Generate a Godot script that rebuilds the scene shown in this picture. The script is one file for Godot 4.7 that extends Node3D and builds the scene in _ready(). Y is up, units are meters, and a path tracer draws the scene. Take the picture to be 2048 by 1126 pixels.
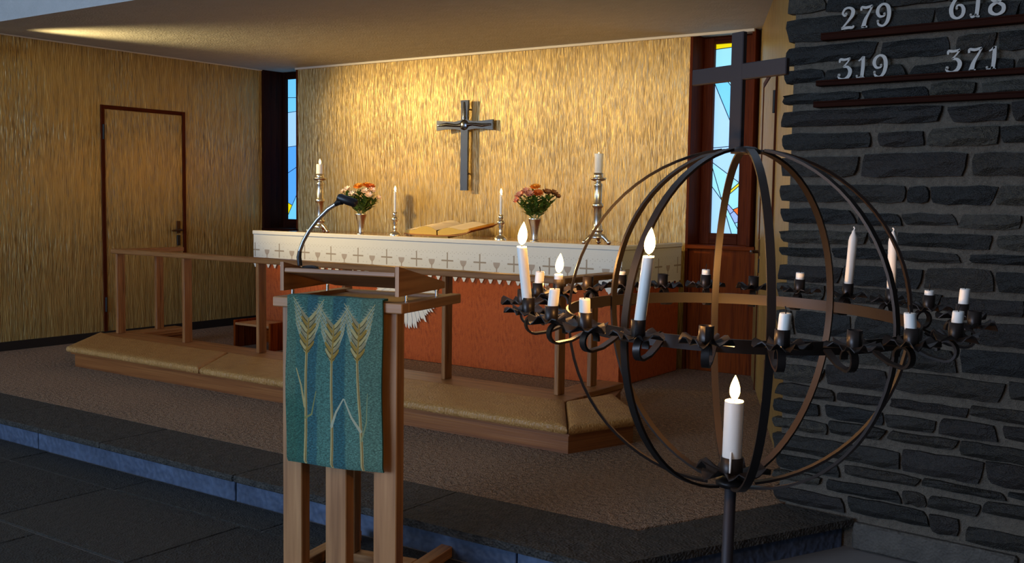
extends Node3D

const FLOOR_Y := 0.0
const CARPET_Y := 0.13
const ALTAR_Y := 1.105
var M := {}
var rng := RandomNumberGenerator.new()
var names_used := {}

func _ready():
	rng.seed = 7
	make_camera_and_light()
	make_materials()
	make_shell()
	make_floor()
	make_windows()
	make_doors()
	make_stone_wall()
	make_kneeler()
	make_rail()
	make_altar()
	make_altar_things()
	make_wall_cross()
	make_stool()
	make_lectern()
	make_globe()
	make_hymn_numbers()
	make_spot_lamps()

# ---------------------------------------------------------------- camera, sky, light
func make_camera_and_light():
	var cam := Camera3D.new()
	cam.name = "camera"
	var yaw := 0.6126284
	var pitch := 0.0784294
	var roll := 0.0140474
	var w := Vector3(-sin(yaw) * cos(pitch), -sin(pitch), -cos(yaw) * cos(pitch))
	var r := Vector3(cos(yaw), 0, -sin(yaw))
	var u := r.cross(w)
	var r2 := r * cos(roll) + u * sin(roll)
	var u2 := -r * sin(roll) + u * cos(roll)
	add_child(cam)
	cam.transform = Transform3D(Basis(r2, u2, -w), Vector3(0, 1.43, 0))
	cam.fov = 30.052
	cam.near = 0.05
	cam.far = 200.0
	cam.current = true

	var env := Environment.new()
	env.tonemap_mode = Environment.TONE_MAPPER_LINEAR
	env.tonemap_exposure = 1.0
	env.background_mode = Environment.BG_SKY
	var sm := ProceduralSkyMaterial.new()
	sm.sky_top_color = Color(0.36, 0.55, 0.82)
	sm.sky_horizon_color = Color(0.66, 0.80, 0.93)
	sm.ground_bottom_color = Color(0.25, 0.27, 0.25)
	sm.ground_horizon_color = Color(0.55, 0.62, 0.66)
	sm.sun_angle_max = 1.0
	var sky := Sky.new()
	sky.sky_material = sm
	env.sky = sky
	env.ssao_enabled = true
	env.ssil_enabled = true
	env.sdfgi_enabled = true
	var we := WorldEnvironment.new()
	we.name = "world_environment"
	we.environment = env
	add_child(we)

	# daylight through the tall window in the rear wall of the nave
	var day := AreaLight3D.new()
	day.name = "daylight_of_rear_window"
	day.area_size = Vector2(5.4, 2.9)
	day.area_normalize_energy = true
	day.light_color = Color(0.72, 0.84, 1.0)
	day.light_energy = 70.0
	day.shadow_enabled = true
	day.area_range = 40.0
	add_child(day)
	day.position = Vector3(-5.0, 2.5, 6.80)

# ---------------------------------------------------------------- textures and materials
func hsh(x: int, y: int) -> float:
	var n := (x * 374761393 + y * 668265263) & 0x7fffffff
	n = ((n ^ (n >> 13)) * 1274126177) & 0x7fffffff
	return float(n & 0xffff) / 65535.0

func noise(freq: float, oct := 3, seed_ := 1) -> FastNoiseLite:
	var n := FastNoiseLite.new()
	n.seed = seed_
	n.frequency = freq
	n.noise_type = FastNoiseLite.TYPE_SIMPLEX_SMOOTH
	n.fractal_octaves = oct
	return n

func tex_from(img: Image) -> ImageTexture:
	img.generate_mipmaps()
	return ImageTexture.create_from_image(img)

# seamless value: blend noise over the wrap
func wrap_noise(n: FastNoiseLite, x: float, y: float, w: float, h: float, sx: float, sy: float) -> float:
	var fx := x / w
	var fy := y / h
	var a := n.get_noise_2d(x * sx, y * sy)
	var b := n.get_noise_2d((x - w) * sx, y * sy)
	var c := n.get_noise_2d(x * sx, (y - h) * sy)
	var d := n.get_noise_2d((x - w) * sx, (y - h) * sy)
	return lerpf(lerpf(a, b, fx), lerpf(c, d, fx), fy)

func streak_image(w: int, h: int, c0: Color, c1: Color, c2: Color, along_x: bool, fine: float, stretch: float, seed_: int, fleck := 0.0) -> Array:
	# fibres: long streaks along x or y; returns [albedo image, height image]
	var n1 := noise(fine, 2, seed_)
	var n2 := noise(fine * 0.22, 2, seed_ + 5)
	var img := Image.create(w, h, false, Image.FORMAT_RGB8)
	var hi := Image.create(w, h, false, Image.FORMAT_RGB8)
	for y in h:
		for x in w:
			var sx := stretch if along_x else 1.0
			var sy := 1.0 if along_x else stretch
			var a := wrap_noise(n1, x, y, w, h, sx, sy) * 1.5
			var b := wrap_noise(n2, x, y, w, h, sx, sy) * 1.5
			var t := clampf(0.5 + 0.42 * a + 0.38 * b, 0, 1)
			var c := c0.lerp(c1, smoothstep(0.0, 0.55, t)).lerp(c2, smoothstep(0.55, 1.0, t))
			if fleck > 0.0:
				if a > 0.42:
					c = c.lerp(c2.lightened(0.25), minf(1.0, (a - 0.42) * 3.0) * fleck)
				elif a < -0.45:
					c = c.lerp(c0.darkened(0.45), minf(1.0, (-0.45 - a) * 4.0) * fleck)
			img.set_pixel(x, y, c)
			hi.set_pixel(x, y, Color(t, t, t))
	return [img, hi]

func blotch_image(w: int, h: int, c0: Color, c1: Color, f1: float, f2: float, seed_: int) -> Array:
	var n1 := noise(f1, 4, seed_)
	var n2 := noise(f2, 2, seed_ + 3)
	var img := Image.create(w, h, false, Image.FORMAT_RGB8)
	var hi := Image.create(w, h, false, Image.FORMAT_RGB8)
	for y in h:
		for x in w:
			var a := wrap_noise(n1, x, y, w, h, 1, 1)
			var b := wrap_noise(n2, x, y, w, h, 1, 1)
			var t := clampf(0.5 + 0.55 * a + 0.45 * b, 0, 1)
			img.set_pixel(x, y, c0.lerp(c1, t))
			hi.set_pixel(x, y, Color(t, t, t))
	return [img, hi]

func normal_of(hi: Image, scale: float) -> ImageTexture:
	var n: Image = hi.duplicate()
	n.bump_map_to_normal_map(scale)
	return tex_from(n)

func mat(col: Color, rough := 0.6, metal := 0.0) -> StandardMaterial3D:
	var m := StandardMaterial3D.new()
	m.albedo_color = col
	m.roughness = rough
	m.metallic = metal
	return m

func tmat(imgs: Array, scale: Vector2, rough: float, bump := 0.0, tint := Color.WHITE) -> StandardMaterial3D:
	var m := mat(tint, rough)
	m.albedo_texture = imgs[0] if imgs[0] is Texture2D else tex_from(imgs[0])
	m.uv1_scale = Vector3(scale.x, scale.y, 1)
	if bump > 0.0:
		m.normal_enabled = true
		m.normal_texture = imgs[1] if imgs[1] is Texture2D else normal_of(imgs[1], bump)
		m.normal_scale = 1.0
	return m

func make_materials():
	# grass-cloth wall covering, fibres upright
	var gc := streak_image(768, 768, Color8(140, 111, 60), Color8(178, 147, 85), Color8(206, 178, 110), false, 0.12, 0.06, 11, 0.5)
	M.grasscloth = tmat(gc, Vector2(1.05, 1.05), 0.36, 5.0)
	M.grasscloth.metallic = 0.30
	M.grasscloth.metallic_specular = 0.6
	# woods
	var oak := streak_image(512, 512, Color8(132, 86, 50), Color8(176, 124, 78), Color8(196, 146, 98), true, 0.05, 0.06, 21)
	var oakt := [tex_from(oak[0]), normal_of(oak[1], 1.5)]
	M.oak = tmat(oakt, Vector2(2.2, 2.2), 0.42, 1.0)
	var be := streak_image(512, 512, Color8(138, 92, 52), Color8(166, 116, 70), Color8(182, 132, 84), true, 0.045, 0.05, 23)
	M.beech = tmat(be, Vector2(1.6, 1.6), 0.45, 0.8)
	M.rail_oak = tmat(oakt, Vector2(2.0, 2.0), 0.42, 1.0, Color8(216, 200, 176))
	M.kneeler_wood = tmat(oakt, Vector2(0.8, 3.0), 0.5, 1.0, Color8(200, 170, 130))
	M.dark_wood = tmat(oakt, Vector2(2.0, 2.0), 0.6, 1.0, Color8(120, 74, 46))
	M.black_wood = tmat(oakt, Vector2(2.0, 2.0), 0.75, 1.0, Color8(62, 38, 28))
	M.black_wood.metallic_specular = 0.2
	M.red_wood = tmat(oakt, Vector2(2.0, 2.0), 0.6, 1.0, Color8(170, 106, 36))
	M.dark_wood.metallic_specular = 0.2
	M.red_wood.metallic_specular = 0.2
	M.altar_top = tmat(oakt, Vector2(1.2, 1.2), 0.12, 0.4, Color8(170, 128, 96))
	M.black_paint = mat(Color8(28, 22, 20), 0.6)
	# plaster
	var pl := blotch_image(256, 256, Color8(170, 170, 168), Color8(182, 182, 180), 0.03, 0.3, 31)
	M.plaster = tmat(pl, Vector2(0.7, 0.7), 0.85, 0.5)
	M.white_paint = tmat(pl, Vector2(0.7, 0.7), 0.85, 0.5)
	M.white_paint.albedo_texture = null
	M.white_paint.albedo_color = Color8(244, 243, 240)
	M.nave_brick = tmat(pl, Vector2(0.7, 0.7), 0.85, 0.5, Color8(120, 92, 72))
	M.white_trim = mat(Color8(214, 206, 190), 0.5)
	# carpet
	var cp := blotch_image(512, 512, Color8(94, 72, 54), Color8(186, 146, 110), 0.16, 0.05, 41)
	M.carpet = tmat(cp, Vector2(1.1, 1.1), 1.0, 12.0)
	# slate and stone
	var sl := blotch_image(512, 512, Color8(30, 31, 31), Color8(100, 100, 97), 0.03, 0.14, 51)
	var slt := [tex_from(sl[0]), normal_of(sl[1], 6.0)]
	M.slate = tmat(slt, Vector2(1.3, 1.3), 0.7, 1.0, Color8(154, 144, 128))
	M.slate_b = tmat(slt, Vector2(1.1, 1.1), 0.75, 1.0, Color8(134, 126, 112))
	var rs := blotch_image(256, 256, Color8(48, 58, 76), Color8(78, 92, 116), 0.015, 0.1, 55)
	M.riser = tmat(rs, Vector2(0.9, 0.9), 0.7, 2.0)
	M.step_slab = tmat(slt, Vector2(0.9, 0.9), 0.75, 1.0, Color8(186, 172, 156))
	M.grout = mat(Color8(112, 108, 104), 0.9)
	M.stones = []
	for c in [Color8(94, 86, 62), Color8(122, 106, 76), Color8(74, 70, 54), Color8(146, 124, 92), Color8(114, 88, 62), Color8(196, 178, 146)]:
		var m := tmat(slt, Vector2(2.2, 2.2), 0.72, 1.0, c)
		M.stones.append(m)
	var mo := blotch_image(256, 256, Color8(70, 64, 55), Color8(106, 97, 84), 0.05, 0.3, 61)
	M.mortar = tmat(mo, Vector2(2.5, 2.5), 0.95, 6.0)
	M.plinth_stone = tmat(mo, Vector2(1.0, 1.0), 0.8, 2.0, Color8(215, 220, 228))
	# cloth and leather
	var lt := blotch_image(512, 512, Color8(158, 112, 60), Color8(190, 142, 82), 0.012, 0.09, 71)
	M.leather = tmat(lt, Vector2(1.4, 1.4), 0.46, 6.0)
	var fr := streak_image(256, 256, Color8(148, 60, 18), Color8(178, 80, 25), Color8(192, 92, 34), false, 0.2, 0.35, 81)
	M.frontal = tmat(fr, Vector2(4, 4), 0.85, 2.0)
	M.linen = mat(Color8(226, 220, 206), 0.9)
	M.cloth_print = make_cloth_print()
	M.tapestry = make_tapestry()
	M.tapestry_edge = mat(Color8(40, 84, 84), 0.95)
	# metals
	M.silver = mat(Color8(232, 229, 222), 0.28, 1.0)
	M.dull_silver = mat(Color8(104, 104, 108), 0.18, 1.0)
	M.chrome = mat(Color8(226, 226, 228), 0.24, 1.0)
	M.black_plastic = mat(Color8(22, 20, 21), 0.4)
	M.iron = mat(Color8(48, 40, 36), 0.38, 0.5)
	M.iron_dark = mat(Color8(52, 46, 48), 0.55, 0.4)
	M.bronze = mat(Color8(84, 54, 30), 0.4, 0.6)
	M.number_paint = mat(Color8(164, 157, 146), 0.5)
	# wax and flame
	M.wax = mat(Color8(240, 236, 226), 0.45)
	M.wick = mat(Color8(24, 20, 18), 0.9)
	M.flame = mat(Color8(255, 220, 150), 1.0)
	M.flame.emission_enabled = true
	M.flame.emission = Color(1.0, 0.80, 0.46)
	M.flame.emission_energy_multiplier = 16.0
	# book
	M.gilt = mat(Color8(222, 180, 84), 0.5, 0.1)
	M.page = mat(Color8(236, 222, 190), 0.8)
	M.book_cover = mat(Color8(176, 116, 62), 0.5)
	# plants
	M.stem = mat(Color8(70, 96, 38), 0.6)
	M.leaf = mat(Color8(92, 118, 44), 0.55)
	M.leaf.backlight_enabled = true
	M.leaf.backlight = Color(0.10, 0.16, 0.04)
	M.petal_orange = mat(Color8(244, 158, 44), 0.7)
	M.petal_rust = mat(Color8(216, 108, 36), 0.7)
	M.petal_pink = mat(Color8(244, 222, 200), 0.7)
	M.petal_rose = mat(Color8(206, 138, 112), 0.7)
	M.petal_brown = mat(Color8(150, 96, 50), 0.7)
	# stained glass
	M.lead = mat(Color8(30, 36, 44), 0.5, 0.3)
	M.glass = {}
	for e in [["pale", Color(0.56, 0.83, 0.93)], ["cyan", Color(0.42, 0.76, 0.93)], ["blue", Color(0.32, 0.62, 0.92)], ["mist", Color(0.60, 0.78, 0.93)], ["yellow", Color(0.86, 0.80, 0.05)], ["orange", Color(0.85, 0.36, 0.04)], ["lilac", Color(0.55, 0.66, 0.90)]]:
		var g := mat(e[1], 0.12)
		g.emission_enabled = true
		g.emission = e[1]
		g.emission_energy_multiplier = 1.0
		M.glass[e[0]] = g
	M.clear_glass = mat(Color(0.85, 0.92, 1.0, 0.12), 0.02)
	M.clear_glass.transparency = BaseMaterial3D.TRANSPARENCY_ALPHA

func disc(img: Image, x: float, y: float, r: float, c: Color, amount := 1.0):
	var w := img.get_width()
	var h := img.get_height()
	for j in range(maxi(0, int(y - r - 1)), mini(h, int(y + r + 2))):
		for i in range(maxi(0, int(x - r - 1)), mini(w, int(x + r + 2))):
			var d := Vector2(i + 0.5 - x, j + 0.5 - y).length()
			if d < r + 0.5:
				var k := clampf(r + 0.5 - d, 0, 1) * amount
				img.set_pixel(i, j, img.get_pixel(i, j).lerp(c, k))

func stroke(img: Image, pts: Array, w0: float, w1: float, c: Color, amount := 1.0):
	var total := 0.0
	for i in pts.size() - 1:
		total += pts[i].distance_to(pts[i + 1])
	var run := 0.0
	for i in pts.size() - 1:
		var a: Vector2 = pts[i]
		var b: Vector2 = pts[i + 1]
		var L := a.distance_to(b)
		var n := maxi(1, int(L / 0.8))
		for k in n:
			var p := a.lerp(b, float(k) / n)
			var t := (run + L * k / n) / maxf(total, 0.001)
			disc(img, p.x, p.y, lerpf(w0, w1, t), c, amount)
		run += L

func make_cloth_print() -> StandardMaterial3D:
	# one repeat: 0.315 m wide, 0.28 m high; embroidered cross and chalice
	var w := 320
	var h := 284
	var img := Image.create(w, h, false, Image.FORMAT_RGB8)
	for y in h:
		for x in w:
			var g := 0.97 + 0.06 * (hsh(x, y) - 0.5) + 0.02 * sin(y * 1.9) + 0.02 * sin(x * 1.7)
			img.set_pixel(x, y, Color8(226, 221, 208) * g)
	var ink := Color8(158, 142, 122)
	var pink := Color8(168, 150, 134)
	# chalice at x 0.25, cross at x 0.75 of the repeat; y: cloth top 1.11 -> 0, bottom 0.83 -> 1
	var cx := 240.0
	stroke(img, [Vector2(cx, 108), Vector2(cx, 222)], 6.0, 6.0, ink)
	stroke(img, [Vector2(cx - 54, 166), Vector2(cx + 54, 166)], 5.4, 5.4, ink)
	for e in [Vector2(cx, 106), Vector2(cx - 56, 166), Vector2(cx + 56, 166)]:
		disc(img, e.x, e.y, 6.0, ink, 0.8)
	var gx := 80.0
	for j in 44:
		var half := 32.0 - 20.0 * pow(j / 44.0, 2.2)
		for i in range(int(gx - half), int(gx + half)):
			img.set_pixel(i, 160 + j, img.get_pixel(i, 160 + j).lerp(pink, 0.85))
	stroke(img, [Vector2(gx, 200), Vector2(gx, 232)], 7.0, 4.0, pink)
	stroke(img, [Vector2(gx - 20, 236), Vector2(gx + 20, 236)], 4.0, 4.0, pink)
	for k in 16:
		disc(img, 10 + k * 20, 96 + 12 * (k % 2), 3.0, Color8(168, 158, 140), 0.8)
	for p in [Vector2(30, 150), Vector2(130, 145), Vector2(160, 200), Vector2(300, 215), Vector2(20, 215), Vector2(190, 130), Vector2(290, 130)]:
		disc(img, p.x, p.y, 3.2, Color8(160, 150, 134), 0.8)
	var m := mat(Color.WHITE, 0.9)
	m.albedo_texture = tex_from(img)
	return m

func make_tapestry() -> StandardMaterial3D:
	var w := 512
	var h := 768
	var img := Image.create(w, h, false, Image.FORMAT_RGB8)
	var hi := Image.create(w, h, false, Image.FORMAT_RGB8)
	var bands := [[0, Color8(97, 137, 114)], [60, Color8(81, 130, 116)], [120, Color8(67, 119, 122)], [170, Color8(96, 145, 128)], [255, Color8(64, 116, 118)], [330, Color8(102, 147, 129)], [410, Color8(104, 142, 119)], [512, Color8(93, 137, 115)]]
	var n1 := noise(0.012, 3, 91)
	var n2 := noise(0.15, 2, 92)
	for y in h:
		for x in w:
			var xx := x + 6.0 * n1.get_noise_2d(x * 0.4, y * 1.3)
			var c: Color = bands[0][1]
			for k in bands.size() - 1:
				if xx >= bands[k][0]:
					c = bands[k][1].lerp(bands[k + 1][1], smoothstep(0.80, 1.0, (xx - bands[k][0]) / float(bands[k + 1][0] - bands[k][0])))
			var v := float(y) / h
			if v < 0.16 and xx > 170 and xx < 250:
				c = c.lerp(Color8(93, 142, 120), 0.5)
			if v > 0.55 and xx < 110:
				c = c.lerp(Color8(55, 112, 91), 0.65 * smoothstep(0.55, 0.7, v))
			var weave := 0.5 + 0.5 * sin(y * 1.57) * (1.0 if (x / 3) % 2 == 0 else -1.0)
			var g := 0.88 + 0.30 * (hsh(x / 5, y / 3) - 0.4) + 0.28 * n2.get_noise_2d(x * 0.35, y * 1.6) + 0.08 * weave
			img.set_pixel(x, y, Color(c.r * g, c.g * g, c.b * g))
			hi.set_pixel(x, y, Color(weave, weave, weave) * (0.6 + 0.4 * hsh(x / 4, y / 2)))
	var straw := Color8(212, 192, 128)
	var gold := Color8(186, 146, 60)
	var pale := Color8(206, 204, 168)
	# three ears of wheat: [stem foot x, stem top, ear tip]
	var ears := [[Vector2(100, 760), Vector2(112, 285), Vector2(124, 84)], [Vector2(250, 762), Vector2(248, 312), Vector2(256, 104)], [Vector2(412, 764), Vector2(388, 302), Vector2(396, 92)]]
	for e in ears:
		var foot: Vector2 = e[0]
		var neck: Vector2 = e[1]
		var tip: Vector2 = e[2]
		stroke(img, [foot, foot.lerp(neck, 0.5) + Vector2(4, 0), neck], 8.0, 6.5, straw, 0.95)
		stroke(img, [foot + Vector2(3, 0), foot.lerp(neck, 0.5) + Vector2(7, 0), neck + Vector2(2, 0)], 2.5, 2.0, Color8(150, 112, 52), 0.7)
		# long beards first, crossing between the ears
		for k in 8:
			var at := neck.lerp(tip, k / 11.0)
			for s in [-1.0, 1.0]:
				var far := at + Vector2(s * (62 + 3 * k), -118 + 3 * k)
				stroke(img, [at + Vector2(s * 14, -14), far], 2.6, 1.6, pale if k % 2 == 0 else straw, 0.85)
				for q in 6:
					var p := at.lerp(far, 0.35 + 0.65 * q / 6.0)
					stroke(img, [p, p + Vector2(-s * 20, -2)], 1.4, 1.2, pale, 0.55)
		# plump grains in pairs
		for k in 6:
			var at := neck.lerp(tip, k * 0.125)
			for s in [-1.0, 1.0]:
				var out := Vector2(s * (34 + 4 * (k % 2)), -44)
				var c: Color = [straw, gold, Color8(176, 160, 116)][(k + int(s > 0)) % 3]
				stroke(img, [at + Vector2(s * 4, -6), at + out * 0.55, at + out], 11.0, 5.0, c, 0.92)
				stroke(img, [at + Vector2(s * 1, 2), at + out * 0.5 + Vector2(0, 12), at + out + Vector2(s * 3, 10)], 2.2, 1.4, Color8(92, 84, 48), 0.8)
		stroke(img, [neck + Vector2(0, 10), neck.lerp(tip, 0.7)], 4.0, 3.0, gold, 0.8)
	# leaves of the stalks
	stroke(img, [Vector2(104, 520), Vector2(86, 430), Vector2(60, 360)], 6.0, 2.5, straw, 0.85)
	stroke(img, [Vector2(104, 568), Vector2(140, 550), Vector2(166, 450)], 4.5, 2.0, Color8(160, 160, 96), 0.8)
	stroke(img, [Vector2(250, 590), Vector2(276, 530), Vector2(318, 470)], 7.0, 3.0, pale, 0.9)
	stroke(img, [Vector2(404, 600), Vector2(360, 545), Vector2(322, 470)], 7.0, 3.0, pale, 0.9)
	stroke(img, [Vector2(408, 640), Vector2(436, 560), Vector2(444, 440)], 4.0, 1.6, Color8(160, 170, 120), 0.75)
	var m := mat(Color.WHITE, 0.95)
	m.albedo_texture = tex_from(img)
	m.normal_enabled = true
	m.normal_texture = normal_of(hi, 6.0)
	return m

# ---------------------------------------------------------------- mesh helpers
func begin() -> SurfaceTool:
	var st := SurfaceTool.new()
	st.begin(Mesh.PRIMITIVE_TRIANGLES)
	st.set_smooth_group(-1)
	return st

func tri(st: SurfaceTool, a: Vector3, b: Vector3, c: Vector3, ua := Vector2.ZERO, ub := Vector2.ZERO, uc := Vector2.ZERO):
	# counter-clockwise seen from outside; Godot wants clockwise
	st.set_uv(ua); st.add_vertex(a)
	st.set_uv(uc); st.add_vertex(c)
	st.set_uv(ub); st.add_vertex(b)

func quad(st, a: Vector3, b: Vector3, c: Vector3, d: Vector3, ua := Vector2.ZERO, ub := Vector2.ZERO, uc := Vector2.ZERO, ud := Vector2.ZERO):
	tri(st, a, b, c, ua, ub, uc)
	tri(st, a, c, d, ua, uc, ud)

func quad_out(st, v: Array, mid: Vector3, uvs: Array):
	# orient so that the normal points away from mid
	var n: Vector3 = (v[1] - v[0]).cross(v[2] - v[0])
	var ctr := Vector3.ZERO
	for p in v:
		ctr += p
	ctr /= v.size()
	if n.dot(ctr - mid) < 0:
		v.reverse()
		uvs.reverse()
	if v.size() == 4:
		quad(st, v[0], v[1], v[2], v[3], uvs[0], uvs[1], uvs[2], uvs[3])
	else:
		tri(st, v[0], v[1], v[2], uvs[0], uvs[1], uvs[2])

func box_uv(p: Vector3, axis: int, grain: int, off: Vector2) -> Vector2:
	if grain < 0:
		# metric, upright: horizontal across, y up
		if axis == 0:
			return Vector2(p.z, -p.y) + off
		if axis == 1:
			return Vector2(p.x, p.z) + off
		return Vector2(p.x, -p.y) + off
	if axis == grain:
		return Vector2(p[(axis + 1) % 3] * 0.3, p[(axis + 2) % 3]) + off
	return Vector2(p[grain], p[3 - axis - grain]) + off

func box(st, c: Vector3, s: Vector3, bev := 0.003, grain := -1, xf := Transform3D.IDENTITY, off := Vector2(-99, 0)):
	if off.x < -50:
		off = Vector2(rng.randf(), rng.randf()) if grain >= 0 else Vector2.ZERO
	var h := s * 0.5
	bev = minf(bev, minf(h.x, minf(h.y, h.z)) * 0.6)
	var vert := func(axis: int, sg: Vector3) -> Vector3:
		var e := h - Vector3.ONE * bev
		e[axis] = h[axis]
		return c + Vector3(sg.x * e.x, sg.y * e.y, sg.z * e.z)
	for axis in 3:
		var i := (axis + 1) % 3
		var j := (axis + 2) % 3
		for s0 in [-1.0, 1.0]:
			var vs := []
			var us := []
			for q in [[-1, -1], [1, -1], [1, 1], [-1, 1]]:
				var sg := Vector3.ZERO
				sg[axis] = s0
				sg[i] = q[0]
				sg[j] = q[1]
				var p: Vector3 = vert.call(axis, sg)
				vs.append(xf * p)
				us.append(box_uv(p, axis, grain, off))
			quad_out(st, vs, xf * c, us)
	if bev <= 0.0:
		return
	for k in 3:
		var i := (k + 1) % 3
		var j := (k + 2) % 3
		for si in [-1.0, 1.0]:
			for sj in [-1.0, 1.0]:
				var vs := []
				var us := []
				for q in [[i, -1], [i, 1], [j, 1], [j, -1]]:
					var sg := Vector3.ZERO
					sg[k] = q[1]
					sg[i] = si
					sg[j] = sj
					var p: Vector3 = vert.call(q[0], sg)
					vs.append(xf * p)
					us.append(box_uv(p, i, grain, off))
				quad_out(st, vs, xf * c, us)
	for sx in [-1.0, 1.0]:
		for sy in [-1.0, 1.0]:
			for sz in [-1.0, 1.0]:
				var vs := []
				var us := []
				for a in 3:
					var p: Vector3 = vert.call(a, Vector3(sx, sy, sz))
					vs.append(xf * p)
					us.append(box_uv(p, a, grain, off))
				quad_out(st, vs, xf * c, us)

# box between two corners
func bx(st, lo: Vector3, hi: Vector3, bev := 0.003, grain := -1, xf := Transform3D.IDENTITY):
	box(st, (lo + hi) * 0.5, (hi - lo).abs(), bev, grain, xf)

func prism(st, poly: PackedVector2Array, y0: float, y1: float, xf := Transform3D.IDENTITY, uvs := 1.0):
	# polygon in x,z; extruded along y
	if Geometry2D.is_polygon_clockwise(poly):
		poly = poly.duplicate()
		poly.reverse()
	var idx := Geometry2D.triangulate_polygon(poly)
	for t in range(0, idx.size(), 3):
		var p := [poly[idx[t]], poly[idx[t + 1]], poly[idx[t + 2]]]
		var up := []
		var dn := []
		var uv := []
		for q in p:
			up.append(xf * Vector3(q.x, y1, q.y))
			dn.append(xf * Vector3(q.x, y0, q.y))
			uv.append(q * uvs)
		quad_out(st, up, xf * Vector3((p[0].x + p[1].x + p[2].x) / 3.0, y0 - 1.0, (p[0].y + p[1].y + p[2].y) / 3.0), uv.duplicate())
		quad_out(st, dn, xf * Vector3((p[0].x + p[1].x + p[2].x) / 3.0, y1 + 1.0, (p[0].y + p[1].y + p[2].y) / 3.0), uv.duplicate())
	var run := 0.0
	for i in poly.size():
		var a := poly[i]
		var b := poly[(i + 1) % poly.size()]
		var L := a.distance_to(b)
		# outward normal of a counter-clockwise polygon in (x, z as y): right-hand side of the edge
		var n2 := Vector2(b.y - a.y, -(b.x - a.x))
		var m := (a + b) * 0.5 - n2.normalized() * 0.001
		quad_out(st, [xf * Vector3(a.x, y0, a.y), xf * Vector3(b.x, y0, b.y), xf * Vector3(b.x, y1, b.y), xf * Vector3(a.x, y1, a.y)], xf * Vector3(m.x, (y0 + y1) / 2, m.y),
			[Vector2(run, -y0) * uvs, Vector2(run + L, -y0) * uvs, Vector2(run + L, -y1) * uvs, Vector2(run, -y1) * uvs])
		run += L

func lathe(st, prof: Array, seg := 24, at := Vector3.ZERO, xf := Transform3D.IDENTITY):
	# prof: Vector2(radius, y) from bottom to top
	st.set_smooth_group(1)
	for i in prof.size() - 1:
		var a: Vector2 = prof[i]
		var b: Vector2 = prof[i + 1]
		for k in seg:
			var t0 := TAU * k / seg
			var t1 := TAU * (k + 1) / seg
			var p00 := xf * (at + Vector3(a.x * cos(t0), a.y, a.x * sin(t0)))
			var p01 := xf * (at + Vector3(a.x * cos(t1), a.y, a.x * sin(t1)))
			var p10 := xf * (at + Vector3(b.x * cos(t0), b.y, b.x * sin(t0)))
			var p11 := xf * (at + Vector3(b.x * cos(t1), b.y, b.x * sin(t1)))
			if a.x > 1e-6:
				tri(st, p00, p11, p01)
			if b.x > 1e-6:
				tri(st, p00, p10, p11)
	st.set_smooth_group(-1)

func hard(prof: Array) -> Array:
	# doubles the profile's points so that rings keep their edges (tiny chamfers)
	return prof

func tube(st, pts: Array, radii, sides := 10, caps := true):
	st.set_smooth_group(1)
	var rings := []
	var up := Vector3(0.123, 1, 0.07).normalized()
	var n := pts.size()
	for i in n:
		var t: Vector3 = (pts[mini(i + 1, n - 1)] - pts[maxi(i - 1, 0)]).normalized()
		var s := up.cross(t)
		if s.length() < 0.05:
			s = Vector3.RIGHT.cross(t)
		s = s.normalized()
		var v := t.cross(s).normalized()
		up = v if absf(v.dot(t)) < 0.99 else up
		var r: float = radii[i] if radii is Array else radii
		var ring := []
		for k in sides:
			var a := TAU * k / sides
			ring.append(pts[i] + (s * cos(a) + v * sin(a)) * r)
		rings.append(ring)
	for i in n - 1:
		for k in sides:
			var k2 := (k + 1) % sides
			quad(st, rings[i][k], rings[i][k2], rings[i + 1][k2], rings[i + 1][k])
	if caps:
		st.set_smooth_group(-1)
		for k in sides:
			var k2 := (k + 1) % sides
			tri(st, pts[0], rings[0][k2], rings[0][k])
			tri(st, pts[n - 1], rings[n - 1][k], rings[n - 1][k2])
	st.set_smooth_group(-1)

# flat bar swept along pts; side[i] is the direction of its width
func strap(st, pts: Array, side: Array, w, t: float, closed := false):
	var n := pts.size()
	var rings := []
	for i in n:
		var nx: Vector3 = pts[(i + 1) % n] if closed else pts[mini(i + 1, n - 1)]
		var pv: Vector3 = pts[(i - 1 + n) % n] if closed else pts[maxi(i - 1, 0)]
		var T := (nx - pv).normalized()
		var S: Vector3 = side[i]
		S = (S - T * S.dot(T)).normalized()
		var N := T.cross(S)
		var ww: float = w[i] if w is Array else w
		var p: Vector3 = pts[i]
		rings.append([p + S * ww * 0.5 + N * t * 0.5, p - S * ww * 0.5 + N * t * 0.5, p - S * ww * 0.5 - N * t * 0.5, p + S * ww * 0.5 - N * t * 0.5])
	var count := n if closed else n - 1
	for i in count:
		var A: Array = rings[i]
		var B: Array = rings[(i + 1) % n]
		for k in 4:
			var k2 := (k + 1) % 4
			st.set_smooth_group(2 + k)
			quad_out(st, [A[k], A[k2], B[k2], B[k]], (pts[i] + pts[(i + 1) % n]) * 0.5, [Vector2.ZERO, Vector2.ZERO, Vector2.ZERO, Vector2.ZERO])
	st.set_smooth_group(-1)
	if not closed:
		quad_out(st, rings[0].duplicate(), pts[1], [Vector2.ZERO, Vector2.ZERO, Vector2.ZERO, Vector2.ZERO])
		quad_out(st, rings[n - 1].duplicate(), pts[n - 2], [Vector2.ZERO, Vector2.ZERO, Vector2.ZERO, Vector2.ZERO])

func finish(st: SurfaceTool, tangents := false) -> ArrayMesh:
	st.generate_normals()
	if tangents:
		st.generate_tangents()
	return st.commit()

func numbered(called: String) -> String:
	if not names_used.has(called):
		names_used[called] = 0
		return called
	names_used[called] += 1
	return "%s_%03d" % [called, names_used[called]]

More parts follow.
